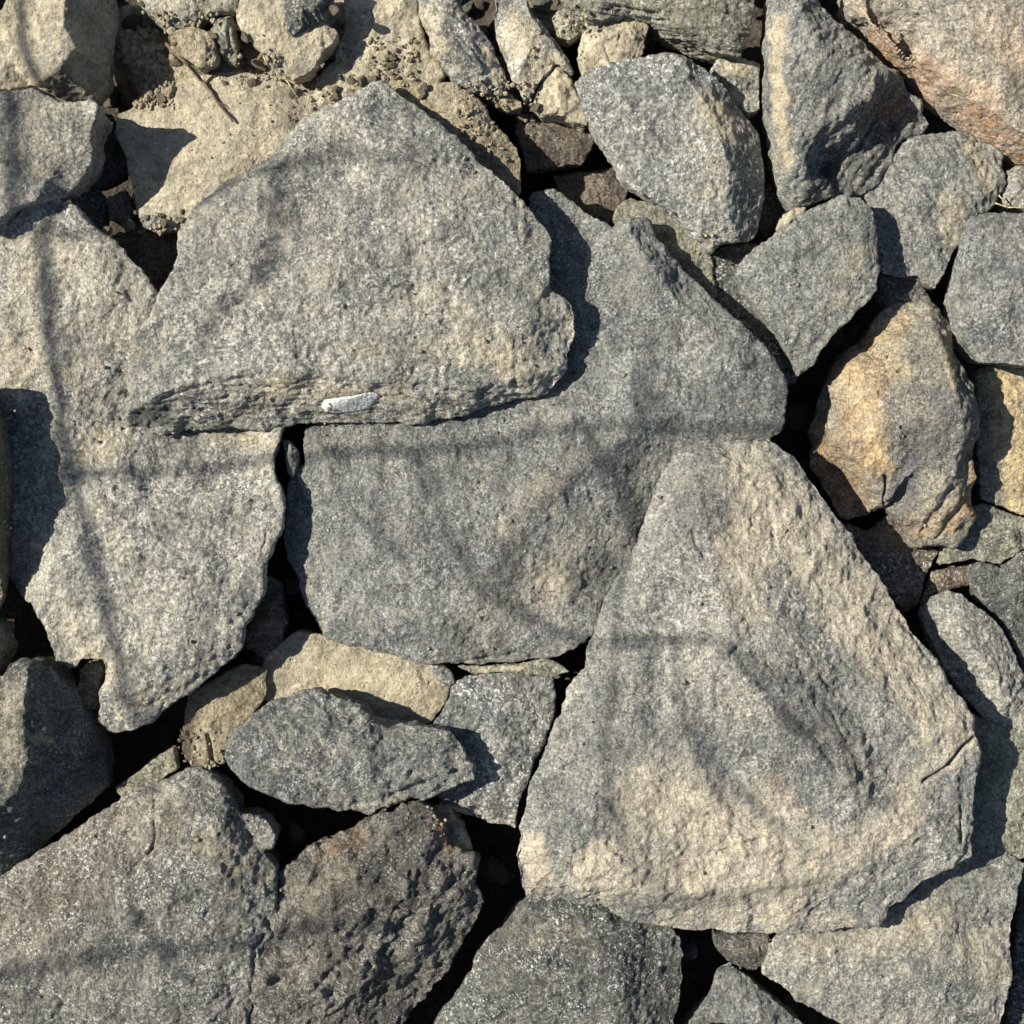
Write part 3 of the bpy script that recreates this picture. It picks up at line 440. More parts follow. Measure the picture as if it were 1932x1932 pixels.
S([(1345,1760),(1378,1762),(1450,1764),(1450,1795),(1438,1820),(1421,1832),(1381,1818),(1350,1790)], -40, -90, 'rough_dark_stone', 'small rough stone under the lower edge of the largest slab', inner=[(1405,1790,-24)], big=2, med=4, vox=2.2, group='small stones', tone=[('d',1390,1790,1430,1790,20,.4)])
S([(1355,1830),(1385,1820),(1415,1841),(1448,1875),(1488,1905),(1520,1935),(1550,2010),(1270,2010),(1285,1940),(1338,1890)], -60, -110, 'blue_grey_stone', 'blue-grey stone at the bottom edge, left of the bottom right stone', inner=[(1400,1880,-46),(1380,1940,-44),(1440,1920,-44)], big=4, tone=[('b',1350,1880,1340,1930,30,.4)])
S([(977,1708,-14),(1011,1690,-10),(1150,1690,-10),(1240,1720,-10),(1287,1765,-14),(1293,1790,-20),(1291,1855,-30),(1275,1932,-34),(1260,2010,-34),(790,2010,-30),(821,1921,-30),(851,1888,-30),(889,1837,-28),(898,1801,-26),(944,1755,-20)], -20, -90, 'dark_stone', 'dark grey-green stone at the bottom edge, right below the left corner of the largest slab', name='large_stone', inner=[(1050,1770,10),(1000,1860,12),(1130,1830,16),(1100,1930,10),(1220,1830,-4),(920,1880,-2)], creases=[[(1140,1720,12),(1180,1800,14),(1160,1880,12),(1180,1960,4)]], big=7, med=5, fine=2, tone=[('d',960,1760,1100,1760,40,.35),('d',940,1850,1080,1860,50,.25),('b',1200,1780,1270,1880,50,.5)], grooves=[(1060,1880,1100,1895,3,6),(870,1950,1000,1900,5,6)])
S([(520,1642,20),(567,1611,30),(643,1576,42),(694,1545,50),(754,1518,54),(791,1515,50),(817,1541,46),(851,1588,42),(891,1625,34),(907,1665,26),(917,1705,16),(905,1735,6),(877,1788,-6),(827,1861,-14),(777,1915,-20),(750,1945,-24),(720,2010,-30),(400,2010,6),(440,1880,18),(446,1830,22),(450,1790,24),(490,1750,26),(480,1700,24),(496,1655,20)],
    20, -70, 'craggy_stone', 'very rough dark brown-grey stone at the bottom, left of centre', name='large_stone', creases=[[(560,1640,52),(660,1600,62),(740,1560,66),(780,1545,60)],[(600,1720,60),(760,1690,62),(860,1680,44)]], inner=[(560,1850,44),(700,1780,48),(660,1880,34),(760,1800,24),(560,1930,30)],
    big=8, med=7, fine=2.6, rough=[(560,1700,800,1600,130,5.0,45,1.5),(540,1860,780,1780,100,6.5,42,2.2)], fac=1.6, fol=((0.6,-0.75,0.4),1/24.,1/50.,1.8), tone=[('r',600,1610,680,1575,20,.3),('d',560,1700,640,1640,50,.4),('r',830,1560,860,1600,14,.6),('d',540,1840,600,1800,40,.35),('b',700,1830,800,1780,40,.5),('b',690,1700,780,1600,40,.25),('b',700,1880,760,1900,40,.4)])
S([(-60,1690,0),(0,1655,4),(67,1612,10),(133,1574,16),(200,1524,26),(253,1485,34),(300,1466,42),(350,1451,46),(383,1451,48),(413,1478,50),(443,1508,50),(450,1535,50),(477,1538,50),(507,1551,50),(521,1578,50),(513,1601,48),(494,1606,46),(524,1638,40),(520,1700,34),(526,1750,32),(496,1790,28),(498,1840,24),(478,1900,18),(440,2010,6),(-60,2010,0)],
    30, -70, 'brown_grey_stone', 'wide slab in the bottom left corner, brown at left and speckled grey at right', name='large_stone', creases=[[(318,1475,68),(296,1530,70),(288,1600,72),(232,1668,64),(150,1740,50),(0,1830,30)],[(300,1790,62),(400,1800,58),(480,1790,44)]], inner=[(200,1620,40),(100,1700,30),(400,1560,84),(420,1660,84),(470,1700,58),(340,1700,82),(280,1720,76),(150,1850,44),(300,1880,56),(380,1900,52)],
    big=8, med=4, tone=[('r',30,1730,250,1550,95,1.0),('b',0,1880,200,1850,90,.4),('b',250,1700,280,1760,25,.35),('d',340,1560,480,1640,60,.4),('b',350,1890,420,1850,40,.3)], grooves=[(292,1500,288,1600,4,6),(288,1600,230,1670,4,5),(480,1790,500,1765,4,10),(505,1740,520,1758,4,10),(480,1800,482,1850,3,8)], fol=((0.5,-0.5,0.9),1/18.,1/80.,1.6))  # short dark stroke at the crease paints a branch-shadow band
S([(423,1428),(433,1401),(467,1361),(500,1331),(533,1315),(563,1301),(593,1298),(627,1311),(644,1318),(684,1328),(697,1358),(731,1368),(777,1365),(811,1371),(857,1375),(874,1405),(887,1438),(897,1455),(894,1471),(871,1481),(831,1498),(797,1511),(761,1505),(727,1521),(694,1538),(644,1531),(600,1531),(550,1518),(500,1498),(450,1465)],
    52, -10, 'slate_stone', 'flat dark grey fish-shaped stone lying left of the largest slab', inner=[(520,1400,72),(620,1360,74),(600,1460,72),(700,1430,74),(800,1420,72),(840,1450,66),(700,1490,64)], big=9, med=5, sm=1, rough=[(560,1520,700,1520,20,5,10,1.3),(740,1495,885,1455,26,5.5,20,1.4),(840,1390,880,1440,22,4,60,1),(600,1305,700,1350,18,3,20,1)], tone=[('b',600,1380,620,1470,40,.3),('b',840,1400,880,1450,22,.4),('d',640,1525,760,1505,10,.6)], fol=((0.2,0.5,0.9),1/9.,1/60.,2.2), grooves=[(740,1500,860,1455,4,7),(600,1515,700,1510,3,5)])
S([(854,1290),(877,1276),(911,1270),(977,1266),(1044,1277),(1048,1308),(1047,1348),(1027,1398),(1007,1438),(997,1481),(984,1501),(977,1541),(974,1566),(944,1558),(897,1545),(861,1535),(829,1508),(800,1450),(790,1380),(811,1366),(831,1345),(846,1318)],
    -4, -60, 'slate_stone', 'dark blue-grey stone wedged between the fish-shaped stone and the largest slab', inner=[(940,1340,14),(960,1420,12),(920,1500,8),(900,1320,8)], big=4, tone=[('b',920,1510,930,1530,20,.5),('d',860,1530,960,1560,10,.6)], grooves=[(895,1525,960,1535,5,8)])
S([(480,1315),(500,1240),(560,1190),(640,1200),(720,1215),(800,1240),(840,1262),(853,1290),(842,1325),(815,1366),(740,1385),(640,1360),(560,1340)], -34, -80, 'tan_stone', 'sandy tan stone peeping out between the middle slab and the fish-shaped stone', inner=[(700,1280,-14),(780,1300,-12),(600,1260,-28)], big=4, med=1.8, fine=0.7, tone=[('d',600,1260,800,1310,80,.7)])
S([(806,1256),(824,1246),(851,1262),(856,1288),(838,1294),(814,1274)], 0, -30, 'dusty_grey_stone', 'small grey stone just under the lower edge of the middle slab', inner=[(832,1268,10)], vox=2, big=2, group='small stones')
S([(862,1256),(977,1254),(1027,1241),(1057,1252),(1076,1267),(1044,1278),(944,1268),(891,1273)], 2, -20, 'green_grey_stone', 'thin yellowish stone leaf squeezed between the middle slab and the blue-grey stone under it', inner=[(1000,1260,8)], vox=2, big=1, med=2, sm=2, group='small stones', tone=[('d',880,1262,1000,1262,10,.9)])
S([(806,1520),(845,1522),(870,1555),(886,1600),(900,1660),(884,1690),(860,1640),(835,1580)], 4, -50, 'tan_stone', 'small tan stone behind the right shoulder of the rough dark bottom stone', inner=[(860,1590,12)], vox=2.4, big=2, group='small stones')
S([(460,1195),(480,1150),(505,1085),(530,1100),(545,1175),(534,1217),(500,1242),(464,1222)], -40, -90, 'brown_stone', 'dark brown pebble in the gap between the long left stone and the middle slab', inner=[(505,1170,-20)], vox=2.4, big=2, group='small stones')
S([(533,828),(546,832),(559,850),(561,872),(553,897),(545,892),(537,862)], 24, -30, 'dusty_grey_stone', 'thin grey flake standing in the gap under the middle of the upper slab', inner=[(548,860,34)], vox=2, big=1, group='small stones')
# --- lower left
S([(-60,1290,90),(3,1275,96),(33,1244,92),(67,1244,88),(100,1264,70),(120,1287,60),(160,1341,34),(177,1375,20),(193,1411,4),(200,1455,-10),(207,1485,-20),(167,1521,-24),(117,1568,-20),(67,1608,-16),(0,1665,-10),(-60,1700,0)],
    40, -80, 'dark_stone', 'pointed dark grey stone at the left edge near the bottom, its right face shaded', name='large_stone', creases=[[(52,1262,122),(44,1330,124),(43,1388,120),(50,1438,110),(33,1488,100),(-10,1535,90)]], inner=[(10,1350,114),(0,1440,108),(110,1380,72),(100,1480,34),(40,1570,26),(80,1290,98)], big=5, med=6, fine=2, tone=[('d',20,1300,20,1440,50,.5),('d',100,1310,120,1330,30,.3),('d',70,1390,90,1400,16,.8)], fol=((0.3,0.7,0.5),1/18.,1/60.,2.2))
S([(147,1262),(165,1248),(192,1248),(188,1300),(178,1345),(160,1335),(145,1300)], -10, -60, 'green_grey_stone', 'small dark green-grey stone in the notch at the foot of the long left stone', inner=[(168,1290,0)], vox=2.2, big=2, group='small stones')
S([(342,1385),(355,1310),(400,1285),(460,1250),(505,1260),(505,1310),(480,1345),(440,1390),(425,1440),(400,1452),(360,1455),(345,1430)], -18, -80, 'clod', 'crumbly olive tan stone in the gap left of the fish-shaped stone', inner=[(400,1350,-8),(385,1420,-4),(450,1300,-14)], big=3, med=4, vox=2.4, grooves=[(395,1390,400,1440,4,10)])
S([(213,1488),(250,1461),(283,1431),(327,1411),(336,1450),(300,1480),(250,1520)], -30, -80, 'green_grey_stone', 'dim grey-green stone sunk in the black gap above the bottom left slab', inner=[(280,1460,-18)], vox=2.4, big=2, group='small stones')
S([(-120,730,60),(-60,712,150),(-34,722,146),(-14,790,146),(-6,870,154),(-3,930,154),(-2,1000,128),(-4,1060,100),(6,1110,56),(10,1135,40),(0,1155,40),(-60,1180,40),(-140,1000,60)],
    120, 20, 'brown_stone', 'dark brown stone at the left edge, its rounded shadow on the long pale stone', inner=[(-50,900,150)], big=3)
S([(-220,1150),(-60,1165),(-14,1180),(-6,1230),(-30,1290),(-120,1300),(-230,1250)], 70, -60, 'grey_stone', 'added unseen grey stone beyond the left edge, shading the gap above the pointed dark stone', inner=[(-100,1220,100)], vox=4)  # unseen stone added to keep the neighbouring gap in shade
# --- gaps, top left and centre
S([(184,205),(216,215),(216,262),(240,302),(236,335),(200,352),(150,365),(168,300)], -66, -110, 'dark_stone', 'near-black stone down in the hole right of the jagged grey stone', inner=[(200,270,-50)], vox=2.6, big=3, group='small stones')
S([(130,368),(172,348),(204,382),(192,432),(160,425)], -62, -110, 'dark_stone', 'glinting dark stone at the bottom of the hole on the left', inner=[(165,390,-48)], vox=2.4, big=3, group='small stones')
S([(200,372),(238,358),(252,398),(234,428),(206,412)], -50, -100, 'brown_stone', 'brown pebble half hidden in the hole beside the smooth tan stone', inner=[(225,390,-38)], vox=2.2, big=2, group='small stones')
S([(200,445),(260,428),(330,436),(345,480),(310,548),(280,560)], -52, -110, 'brown_stone', 'dark triangular stone in the hole between the long left stone and the upper slab', inner=[(275,475,-38)], vox=2.6, big=4, med=4)
S([(257,402),(290,404),(328,418),(335,434),(300,438),(268,430)], 2, -40, 'dusty_grey_stone', 'small grey pebble lying in the notch at the lower left of the smooth tan stone', inner=[(290,418,16)], vox=2, big=2, group='small stones')
S([(731,153),(770,150),(811,152),(851,150),(877,170),(907,193),(927,233),(957,260),(977,277),(984,300),(985,330),(981,362),(940,380),(900,330),(800,240)], 28, -40, 'clod', 'crumbly tan stone squeezed against the upper right edge of the upper slab', inner=[(860,200,46),(900,240,44),(930,290,34),(820,180,44)], big=4, med=5, fine=2.2, tone=[('d',850,170,930,240,50,.6),('b',930,280,970,330,40,.2)])  # dark stroke paints the shaded strip beside the upper slab
S([(924,173),(944,168),(984,190),(986,206),(961,208),(934,194)], 14, -30, 'clod', 'tan crumb at the foot of the long grey stone near the top centre', inner=[(955,188,26)], vox=2, big=1, group='small stones')
S([(974,235),(994,213),(1021,219),(1071,226),(1111,240),(1125,265),(1100,310),(1044,318),(991,325),(985,283)], -40, -90, 'brown_stone', 'shaded brown block in the hollow between the upper slab and the big smooth grey stone', inner=[(1020,265,-24),(1070,270,-26)], vox=2.6, big=3)
S([(1040,330),(1110,322),(1160,318),(1190,350),(1165,425),(1120,415),(1060,375)], -86, -130, 'brown_stone', 'reddish brown stone at the bottom of the dark hollow near the top centre', inner=[(1110,370,-72)], vox=2.8, big=3)
S([(1432,350),(1468,345),(1492,400),(1482,432),(1440,455),(1425,400)], -60, -110, 'brown_stone', 'shaded brown stone in the narrow black gap left of the tall grey stone', inner=[(1455,390,-50)], vox=2.6, big=2, group='small stones')

# quartz streak on the lower face of the upper slab
def ribbon_chip():
    rnd = random.Random(4); pts = [(606,769),(612,756),(640,752),(668,748),(700,741),(716,743),(718,750),(706,758),(696,770),(668,776),(636,779),(614,778)]
    top = []
    dg = bpy.context.evaluated_depsgraph_get(); me = slab1.data
    from mathutils.bvhtree import BVHTree
    bvh = BVHTree.FromObject(slab1, dg)
    def hit(x, y):
        ps = [hit1(x + a, y + b) for a in (-7, 0, 7) for b in (-5, 0, 5)]
        p = hit1(x, y); p = Vector((p[0], p[1], sum(q[2] for q in ps) / 9)); return p
    def hit1(x, y):
        k = (CAMH - 70) / CAMH; wx_, wy_ = (x - 966) * k * U, (966 - y) * k * U
        loc = bvh.ray_cast(Vector((wx_, wy_, 1.0)) - slab1.location, Vector((0, 0, -1)))[0]
        return (loc + slab1.location) / U if loc else Vector((wx_ / U, wy_ / U, 60))
    V = []; F = []; cxy = (664, 760)
    for ring, (s, dz) in enumerate([(1.0, -4), (0.97, 2.8), (0.87, 4.2), (0.55, 4.7), (0.25, 4.8)]):
        for (x, y) in pts:
            p = hit(cxy[0] + (x - cxy[0]) * s + rnd.uniform(-1, 1), cxy[1] + (y - cxy[1]) * s + rnd.uniform(-1, 1)); V.append((p.x, p.y, p.z + dz + rnd.uniform(-.5, .5)))
    n = len(pts)
    for r in range(4):
        for i in range(n): F.append((r * n + i, r * n + (i + 1) % n, (r + 1) * n + (i + 1) % n, (r + 1) * n + i))
    F.append(tuple(4 * n + i for i in range(n)))
    me = bpy.data.meshes.new('quartz'); me.from_pydata(V, [], F); me.update()
    o = finish('quartz_streak', me, getv(me), 'quartz', np.zeros((len(V), 3), np.float32), parent=slab1)
    o['label'] = 'white quartz streak on the lower face'
ribbon_chip()

# ------------------------------------------------------------ small loose pieces
def proto(seed, mat, sx=1, sy=1, sz=.7):
    """an angular little stone of unit size cut by random planes"""
    import bmesh
    r = random.Random(seed); bm = bmesh.new(); bmesh.ops.create_icosphere(bm, subdivisions=4, radius=1.0)
    V = np.array([v.co[:] for v in bm.verts], np.float32)
    for _ in range(11):
        n = np.array([r.gauss(0, 1), r.gauss(0, 1), r.gauss(0, 1)]); n /= np.linalg.norm(n); d = r.uniform(0.55, 0.85)
        t = V @ n - d; t = np.clip(t, 0, None); V = V - t[:, None] * n[None, :]
    V *= np.array([sx, sy, sz]); V = V.astype(np.float32)
    V += (V / np.linalg.norm(V, axis=1)[:, None]) * (0.07 * noise(V, 3, seed) + 0.04 * noise(V, 8, seed + 1))[:, None]
    for i, v in enumerate(bm.verts): v.co = V[i]
    me = bpy.data.meshes.new('pebble'); bm.to_mesh(me); bm.free(); me.shade_smooth()
    a = me.color_attributes.new('tone', 'FLOAT_COLOR', 'POINT'); a.data.foreach_set('color', np.tile([0, 0, 0, 1], len(V)).astype(np.float32))
    me.materials.append(M[mat]); return me
PR = {}
for k, mat in (('t', 'clod'), ('g', 'dusty_grey_stone'), ('d', 'dark_stone'), ('b', 'brown_stone'), ('s', 'grey_stone')):
    PR[k] = [proto(100 + i * 7 + ord(k), mat, 1, 0.7 + 0.1 * i, 0.6 + .06 * i) for i in range(4)]
rnd = random.Random(11)
def pebble(x, y, r, kind, label, group, name='pebble', cat='pebble', z=None, sink=0.25, rot=None):
    me = rnd.choice(PR[kind]); o = bpy.data.objects.new(name, me); COL.objects.link(o)
    w = W(x, y, 0); zz = hm_at(w[0], w[1]) if z is None else z
    w = W(x, y, zz)
    o.location = (w[0] * U, w[1] * U, (zz + r * (0.6 - sink)) * U); s = r * U
    o.scale = (s, s * rnd.uniform(.75, 1), s * rnd.uniform(.7, 1)); o.rotation_euler = (rnd.uniform(-.4, .4), rnd.uniform(-.4, .4), rnd.uniform(0, 6.3) if rot is None else rot)
    tag(o, label, cat, group); return o
pebble(206,182,24,'t','tan pebble touching the right corner of the jagged grey stone at the left','small stones')
pebble(227,106,24,'g','grey pebble at the left end of the crumbly earth, beside the top left stone','small stones')
pebble(262,150,15,'t','round tan clod on the crumbly earth left of the dark twig','small stones')
pebble(244,132,14,'t','tan clod beside the grey pebble at the left end of the crumbly earth','small stones')
pebble(490,124,23,'t','round tan pebble on the upper rim of the smooth tan stone','small stones')
pebble(469,103,17,'t','tan pebble between the upright pebble and the pale broken stone','small stones')
pebble(463,72,12,'t','small pebble touching the left corner of the pale broken stone','small stones')
pebble(245,425,15,'t','small tan pebble at the lower rim of the dark hole on the left','small stones', z=-2)
pebble(203,436,13,'t','tiny tan pebble on the upper right rim of the long left stone','small stones', z=60)
pebble(632,22,14,'t','tan pebble at the top edge between the dark stone and the caked earth','small stones')
pebble(642,48,11,'t','tiny tan pebble beside the rounded arm of the pale broken stone','small stones')
pebble(1010,205,12,'t','tan crumb above the shaded brown block near the top centre','small stones')
pebble(967,258,10,'g','pale crumb on the right tip of the crumbly tan stone','small stones')
pebble(1262,444,9,'t','tiny tan crumb on the olive grey stone','small stones')
pebble(900,12,22,'b','brown stone in the dark gap at the top edge beside the long grey stone','small stones')
pebble(1022,12,22,'g','pale pebble at the top edge between the narrow stone and the layered stone','small stones')
pebble(1300,1790,24,'d','dark pebble in the black gap under the lower edge of the largest slab','small stones', z=-70)
pebble(255,48,26,'b','brown stone in the dark hole at the top edge, right of the top left stone','small stones', z=-40)
pebble(560,1100,30,'b','dark stone deep in the gap left of the middle slab','small stones', z=-90)
pebble(930,1640,40,'b','brown stone deep in the black gap left of the largest slab','small stones', z=-125)
pebble(1500,790,34,'b','dark brown stone deep in the gap right of the middle slab','small stones', z=-110)
pebble(1780,560,26,'b','dark stone deep in the gap above the smooth right-edge stone','small stones', z=-110)
pebble(40,1200,34,'d','black stone deep in the gap above the pointed dark stone','small stones', z=-120)
pebble(560,1570,30,'b','brown stone deep in the black gap above the rough dark bottom stone','small stones', z=-60)

rq = random.Random(78)
for (a, b, n) in [((225,60),(335,200),26), ((400,60),(540,165),14), ((640,90),(800,185),16), ((850,150),(1010,260),16), ((540,150),(640,215),5), ((255,0),(430,60),8), ((225,395),(345,445),7), ((1020,0),(1110,130),8)]:
    for _ in range(n):
        x = rq.uniform(a[0], b[0]); y = rq.uniform(a[1], b[1]); w = W(x, y, 0); hh = hm_at(w[0], w[1])
        if hh > 34 or hh < -70: continue
        pebble(x, y, 4.5 + 10 * rq.random() ** 1.8, 't', 'small angular clod among the crumbly tan earth near the top edge', 'clods in the crumbly earth', name='earth_clod', cat='clod')
rq = random.Random(77); made = []
for _ in range(4000):
    x = rq.uniform(-10, 1942); y = rq.uniform(-10, 1942); w = W(x, y, -120); hh = hm_at(w[0], w[1])
    if hh > -95 or any((x - a) ** 2 + (y - b) ** 2 < 22 ** 2 for a, b in made): continue
    made.append((x, y)); pebble(x, y, rq.uniform(9, 26), rq.choice('bdbg'), 'shaded pebble lying deep in a dark gap between the big stones', 'pebbles deep in the gaps', z=hh - 4 + rq.uniform(0, 25))
    if len(made) > 90: break
# crumbs of earth one could not count: one object
def grit():
    r = random.Random(3); base = PR['t']; Vs = []; Fs = []; off = 0
    src = []
    import bmesh
    for s in range(5):
        bm = bmesh.new(); bmesh.ops.create_icosphere(bm, subdivisions=2, radius=1)
        for v in bm.verts: v.co *= 1 + r.uniform(-.22, .22)
        src.append((np.array([v.co[:] for v in bm.verts]), np.array([[v.index for v in f.verts] for f in bm.faces]))); bm.free()
    areas = [((232,60),(330,190),300,(2,10)), ((250,150),(330,205),160,(2,6)), ((690,70),(790,165),150,(1.2,5.0)), ((640,100),(760,180),70,(1.2,3.5)), ((440,100),(530,150),60,(2,6)),((590,120),(640,190),40,(1.5,4)), ((860,150),(1010,260),160,(2,6)), ((870,160),(960,330),120,(1.5,5)), ((255,20),(420,60),60,(2,6)),
             ((230,400),(340,440),40,(2,6)), ((330,1370),(430,1450),60,(2,5)), ((800,1510),(880,1580),30,(1.5,4)), ((0,400),(1932,1932),420,(1.2,4.6)), ((540,160),(640,230),60,(1.5,4)), ((1000,0),(1110,120),60,(2,5)), ((280,60),(560,300),60,(1,3)), ((1300,440),(1345,480),20,(1.5,4))]
    for (a, b, n, (s0, s1)) in areas:
        for _ in range(n):
            x = r.uniform(a[0], b[0]); y = r.uniform(a[1], b[1]); s = s0 + (s1 - s0) * r.random() ** 2.2
            w = W(x, y, 0); z = hm_at(w[0], w[1]); w = W(x, y, z)
            if z < -60: continue
            v, f = r.choice(src); an = r.uniform(0, 6.28); c, sn = math.cos(an), math.sin(an)
            vv = v * np.array([1, r.uniform(.6, 1), r.uniform(.5, .8)]) * s
            vv = np.stack([vv[:, 0] * c - vv[:, 1] * sn, vv[:, 0] * sn + vv[:, 1] * c, vv[:, 2]], 1) + np.array([w[0], w[1], z + s * 0.35])
            Vs.append(vv); Fs.append(f + off); off += len(v)
    V = np.concatenate(Vs); F = np.concatenate(Fs)
    me = bpy.data.meshes.new('grit'); me.from_pydata(V.tolist(), [], F.tolist()); me.update()
    o = finish('earth_crumbs', me, getv(me), 'clod', np.zeros((len(V), 3), np.float32), origin=Vector((0, 0, 0)))
    tag(o, 'loose crumbs of dry tan earth scattered between the stones at the top left', 'earth crumbs', None, 'stuff')
grit()

# ------------------------------------------------------------ twig and straws
def tube(paths, name, mat, parent=None, seg=8):
    V = []; F = []
    for path in paths:
        n = len(path); P = [Vector(p[:3]) for p in path]; b0 = len(V)
        for i, p in enumerate(P):
            t = (P[min(i + 1, n - 1)] - P[max(i - 1, 0)]).normalized(); a = t.orthogonal().normalized() if abs(t.z) > 0.9 else t.cross(Vector((0, 0, 1))).normalized(); b = t.cross(a)
            for k in range(seg):
                an = 2 * math.pi * k / seg; q = p + (a * math.cos(an) + b * math.sin(an)) * path[i][3]; V.append(q[:])
        for i in range(n - 1):
            for k in range(seg): F.append((b0 + i * seg + k, b0 + i * seg + (k + 1) % seg, b0 + (i + 1) * seg + (k + 1) % seg, b0 + (i + 1) * seg + k))
        F.append(tuple(b0 + k for k in reversed(range(seg)))); F.append(tuple(b0 + (n - 1) * seg + k for k in range(seg)))
    me = bpy.data.meshes.new(name); me.from_pydata(V, [], F); me.update()
    return finish(name, me, getv(me), mat, np.zeros((len(V), 3), np.float32), parent=parent)
def lay(pts, r, lift=3, wig=1.0, sub=4, floor=-30):
    out = []; rr = random.Random(len(pts))
    for i in range(len(pts) - 1):
        for s in range(sub):
            t = s / sub; x = pts[i][0] * (1 - t) + pts[i + 1][0] * t + rr.uniform(-wig, wig); y = pts[i][1] * (1 - t) + pts[i + 1][1] * t + rr.uniform(-wig, wig)
            w = W(x, y, 0); out.append([x, y, max(floor, hm_at(w[0], w[1]))])
    x, y = pts[-1]; w = W(x, y, 0); out.append([x, y, max(floor, hm_at(w[0], w[1]))])
    z = np.array([o[2] for o in out]); z = np.convolve(np.pad(z, 2, mode='edge'), np.ones(5) / 5, 'valid'); n = len(out)
    return [(*W(o[0], o[1], z[i] + lift), r * (1 - 0.55 * i / n)) for i, o in enumerate(out)]
tw = tube([lay([(278,46),(300,70),(322,92),(353,120),(377,147),(394,168),(410,193),(428,215),(440,230)], 4.2, 7), lay([(322,92),(308,66),(292,52)], 2.2, 9), lay([(410,193),(418,196),(424,204)], 1.5, 8)], 'twig', 'twig')
tag(tw, 'thin dark dry twig lying across the soil onto the smooth tan stone', 'twig')
st = tube([lay([(498,108),(508,125),(521,147)], 1.6, 22)], 'straw', 'straw'); tag(st, 'short dry straw beside the round tan pebble above the smooth tan stone', 'straw', 'dry straws')
st = tube([lay([(1878,384),(1905,392),(1925,391),(1950,390)], 1.5, 12)], 'straw', 'straw'); tag(st, 'dry straw sticking in from the right edge above the smooth right-edge stone', 'straw', 'dry straws')
st = tube([lay([(1885,368),(1897,384),(1900,396)], 1.4, 14)], 'straw', 'straw'); tag(st, 'short curved straw at the lower corner of the wedge-shaped stone', 'straw', 'dry straws')
st = tube([lay([(540,150),(585,222)], 1.0, 6)], 'straw', 'straw'); tag(st, 'hair-thin straw running down to the top edge of the upper slab', 'straw', 'dry straws')

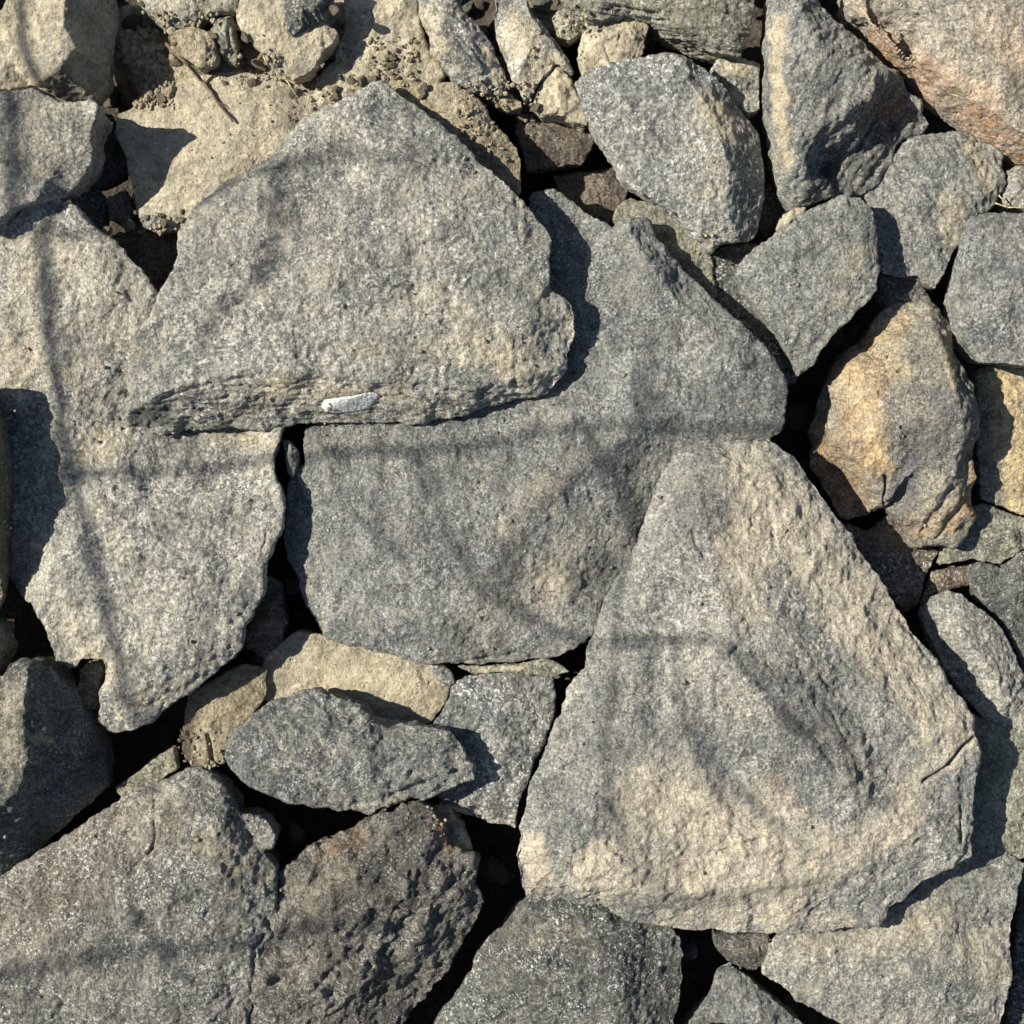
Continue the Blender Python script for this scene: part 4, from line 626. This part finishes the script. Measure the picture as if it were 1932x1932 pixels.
# ------------------------------------------------------------ bare shrub standing out of view on the sunny side: its branches throw the soft dark bands
def shrub():
    back = -sd
    root = bpy.data.objects.new('bare_shrub', None); COL.objects.link(root); root.location = (-2.75, 0.35, -0.06)
    tag(root, 'leafless shrub standing on the sunny left side of the rubble, out of the view', 'shrub')
    rr = random.Random(9); hub = Vector((-2.5, 0.38, 0.9))
    lines = [([(60,-400),(75,0),(100,250),(108,420),(118,650),(128,850),(150,930),(180,1050),(205,1180),(222,1320),(240,1500)], 11.5),
             ([(-300,930),(20,915),(128,900),(250,888),(400,868),(540,850),(660,838),(760,842),(900,822),(1070,798),(1250,800),(1480,805)], 8.5),
             ([(735,838),(770,880),(800,950),(840,1030),(880,1105),(905,1130),(940,1050),(1000,950),(1090,880),(1150,850),(1200,750),(1210,600)], 6.0),
             ([(1080,798),(1130,900),(1150,1060),(1160,1200),(1165,1300),(1160,1400),(1180,1550)], 7.0),
             ([(905,1130),(1000,1190),(1150,1215),(1300,1208),(1430,1225),(1500,1300),(1580,1420)], 7.0),
             ([(-250,1880),(0,1832),(150,1805),(300,1788),(450,1785),(560,1750),(700,1745)], 9.0),
             ([(215,1620),(240,1690),(285,1775),(330,1850)], 7.5),
             ([(-250,500),(40,440),(230,450),(340,380),(440,300),(480,230),(440,130)], 7.0),
             ([(340,380),(440,345),(560,320),(700,300),(830,320)], 7.0),
             ([(560,320),(565,430),(545,540),(470,600),(430,680)], 7.5),
             ([(1300,1208),(1330,1350),(1400,1480),(1560,1620)], 6.0),
             ([(1180,1550),(1260,1690),(1420,1690),(1580,1660)], 5)]
    paths = []
    for i, (ln, r) in enumerate(lines):
        D = 3200 + (i % 3) * 240      # about two metres up the sun ray
        p = []
        for j, (x, y) in enumerate(ln):
            w = Vector(W(x, y, 70)); q = w + back * (D + 60 * math.sin(j * 1.3 + i)); p.append(q)
        # smooth by Catmull-Rom
        out = []
        for j in range(len(p) - 1):
            a, b, c, d = p[max(0, j - 1)], p[j], p[j + 1], p[min(len(p) - 1, j + 2)]
            for s in range(5):
                t = s / 5; out.append(0.5 * ((2 * b) + (c - a) * t + (2 * a - 5 * b + 4 * c - d) * t * t + (3 * b - a - 3 * c + d) * t ** 3))
        out.append(p[-1]); n = len(out)
        paths.append([(*q, r * (1 - 0.25 * k / n) * rr.uniform(.9, 1.1)) for k, q in enumerate(out)])
    for pth in paths:
        b = tube([pth], 'branch', 'bark', parent=root)
    H = hub / U; base = root.location / U
    starts = [paths[0][0], paths[1][0], paths[5][0], paths[7][0]]
    tube([[(*base, 22), (*((base + H) / 2 + Vector((60, 20, 0))), 18), (*H, 14)]], 'trunk', 'bark', parent=root)
    for s in starts:
        e = Vector(s[:3]); m_ = (H + e) / 2 + Vector((-80, 0, 60))
        tube([[(*H, 12), (*m_, 9), (*e, s[3] * 1.05)]], 'limb', 'bark', parent=root)
shrub()

# ------------------------------------------------------------ the pile goes on around the view: copies of the stones, outside the frame
src = [o for o in list(COL.objects) if o.type == 'MESH' and o.name.split('.')[0] in ('stone', 'large_stone') and len(o.data.vertices) < 60000]
src = [o for o in src if max(o.dimensions) > 0.07]
rr = random.Random(21); placed = []
n = 0
for t in range(9000):
    x = rr.uniform(-1750, 1750); y = rr.uniform(-1750, 1750)
    o0 = rr.choice(src); r = max(o0.dimensions[:2]) / 2 / U
    if abs(x) < 975 + 0.9 * r and abs(y) < 975 + 0.9 * r: continue
    if any((x - a) ** 2 + (y - b) ** 2 < (0.47 * (r + c)) ** 2 for a, b, c in placed): continue
    placed.append((x, y, r)); n += 1
    if n > 170: break
    o = o0.copy(); COL.objects.link(o); o.name = 'stone'
    an = rr.uniform(0, 6.28); o.rotation_euler = (0, 0, an)
    o.location = (x * U, y * U, (-115 + rr.uniform(-10, 25)) * U)
    o['label'] = 'rubble stone of the same pile lying outside the photographed patch'; o['group'] = 'stones around the photographed patch'; o['category'] = 'stone'
print('BUILD', round(time.time() - T0, 1), 's; verts', sum(len(m.vertices) for m in bpy.data.meshes))
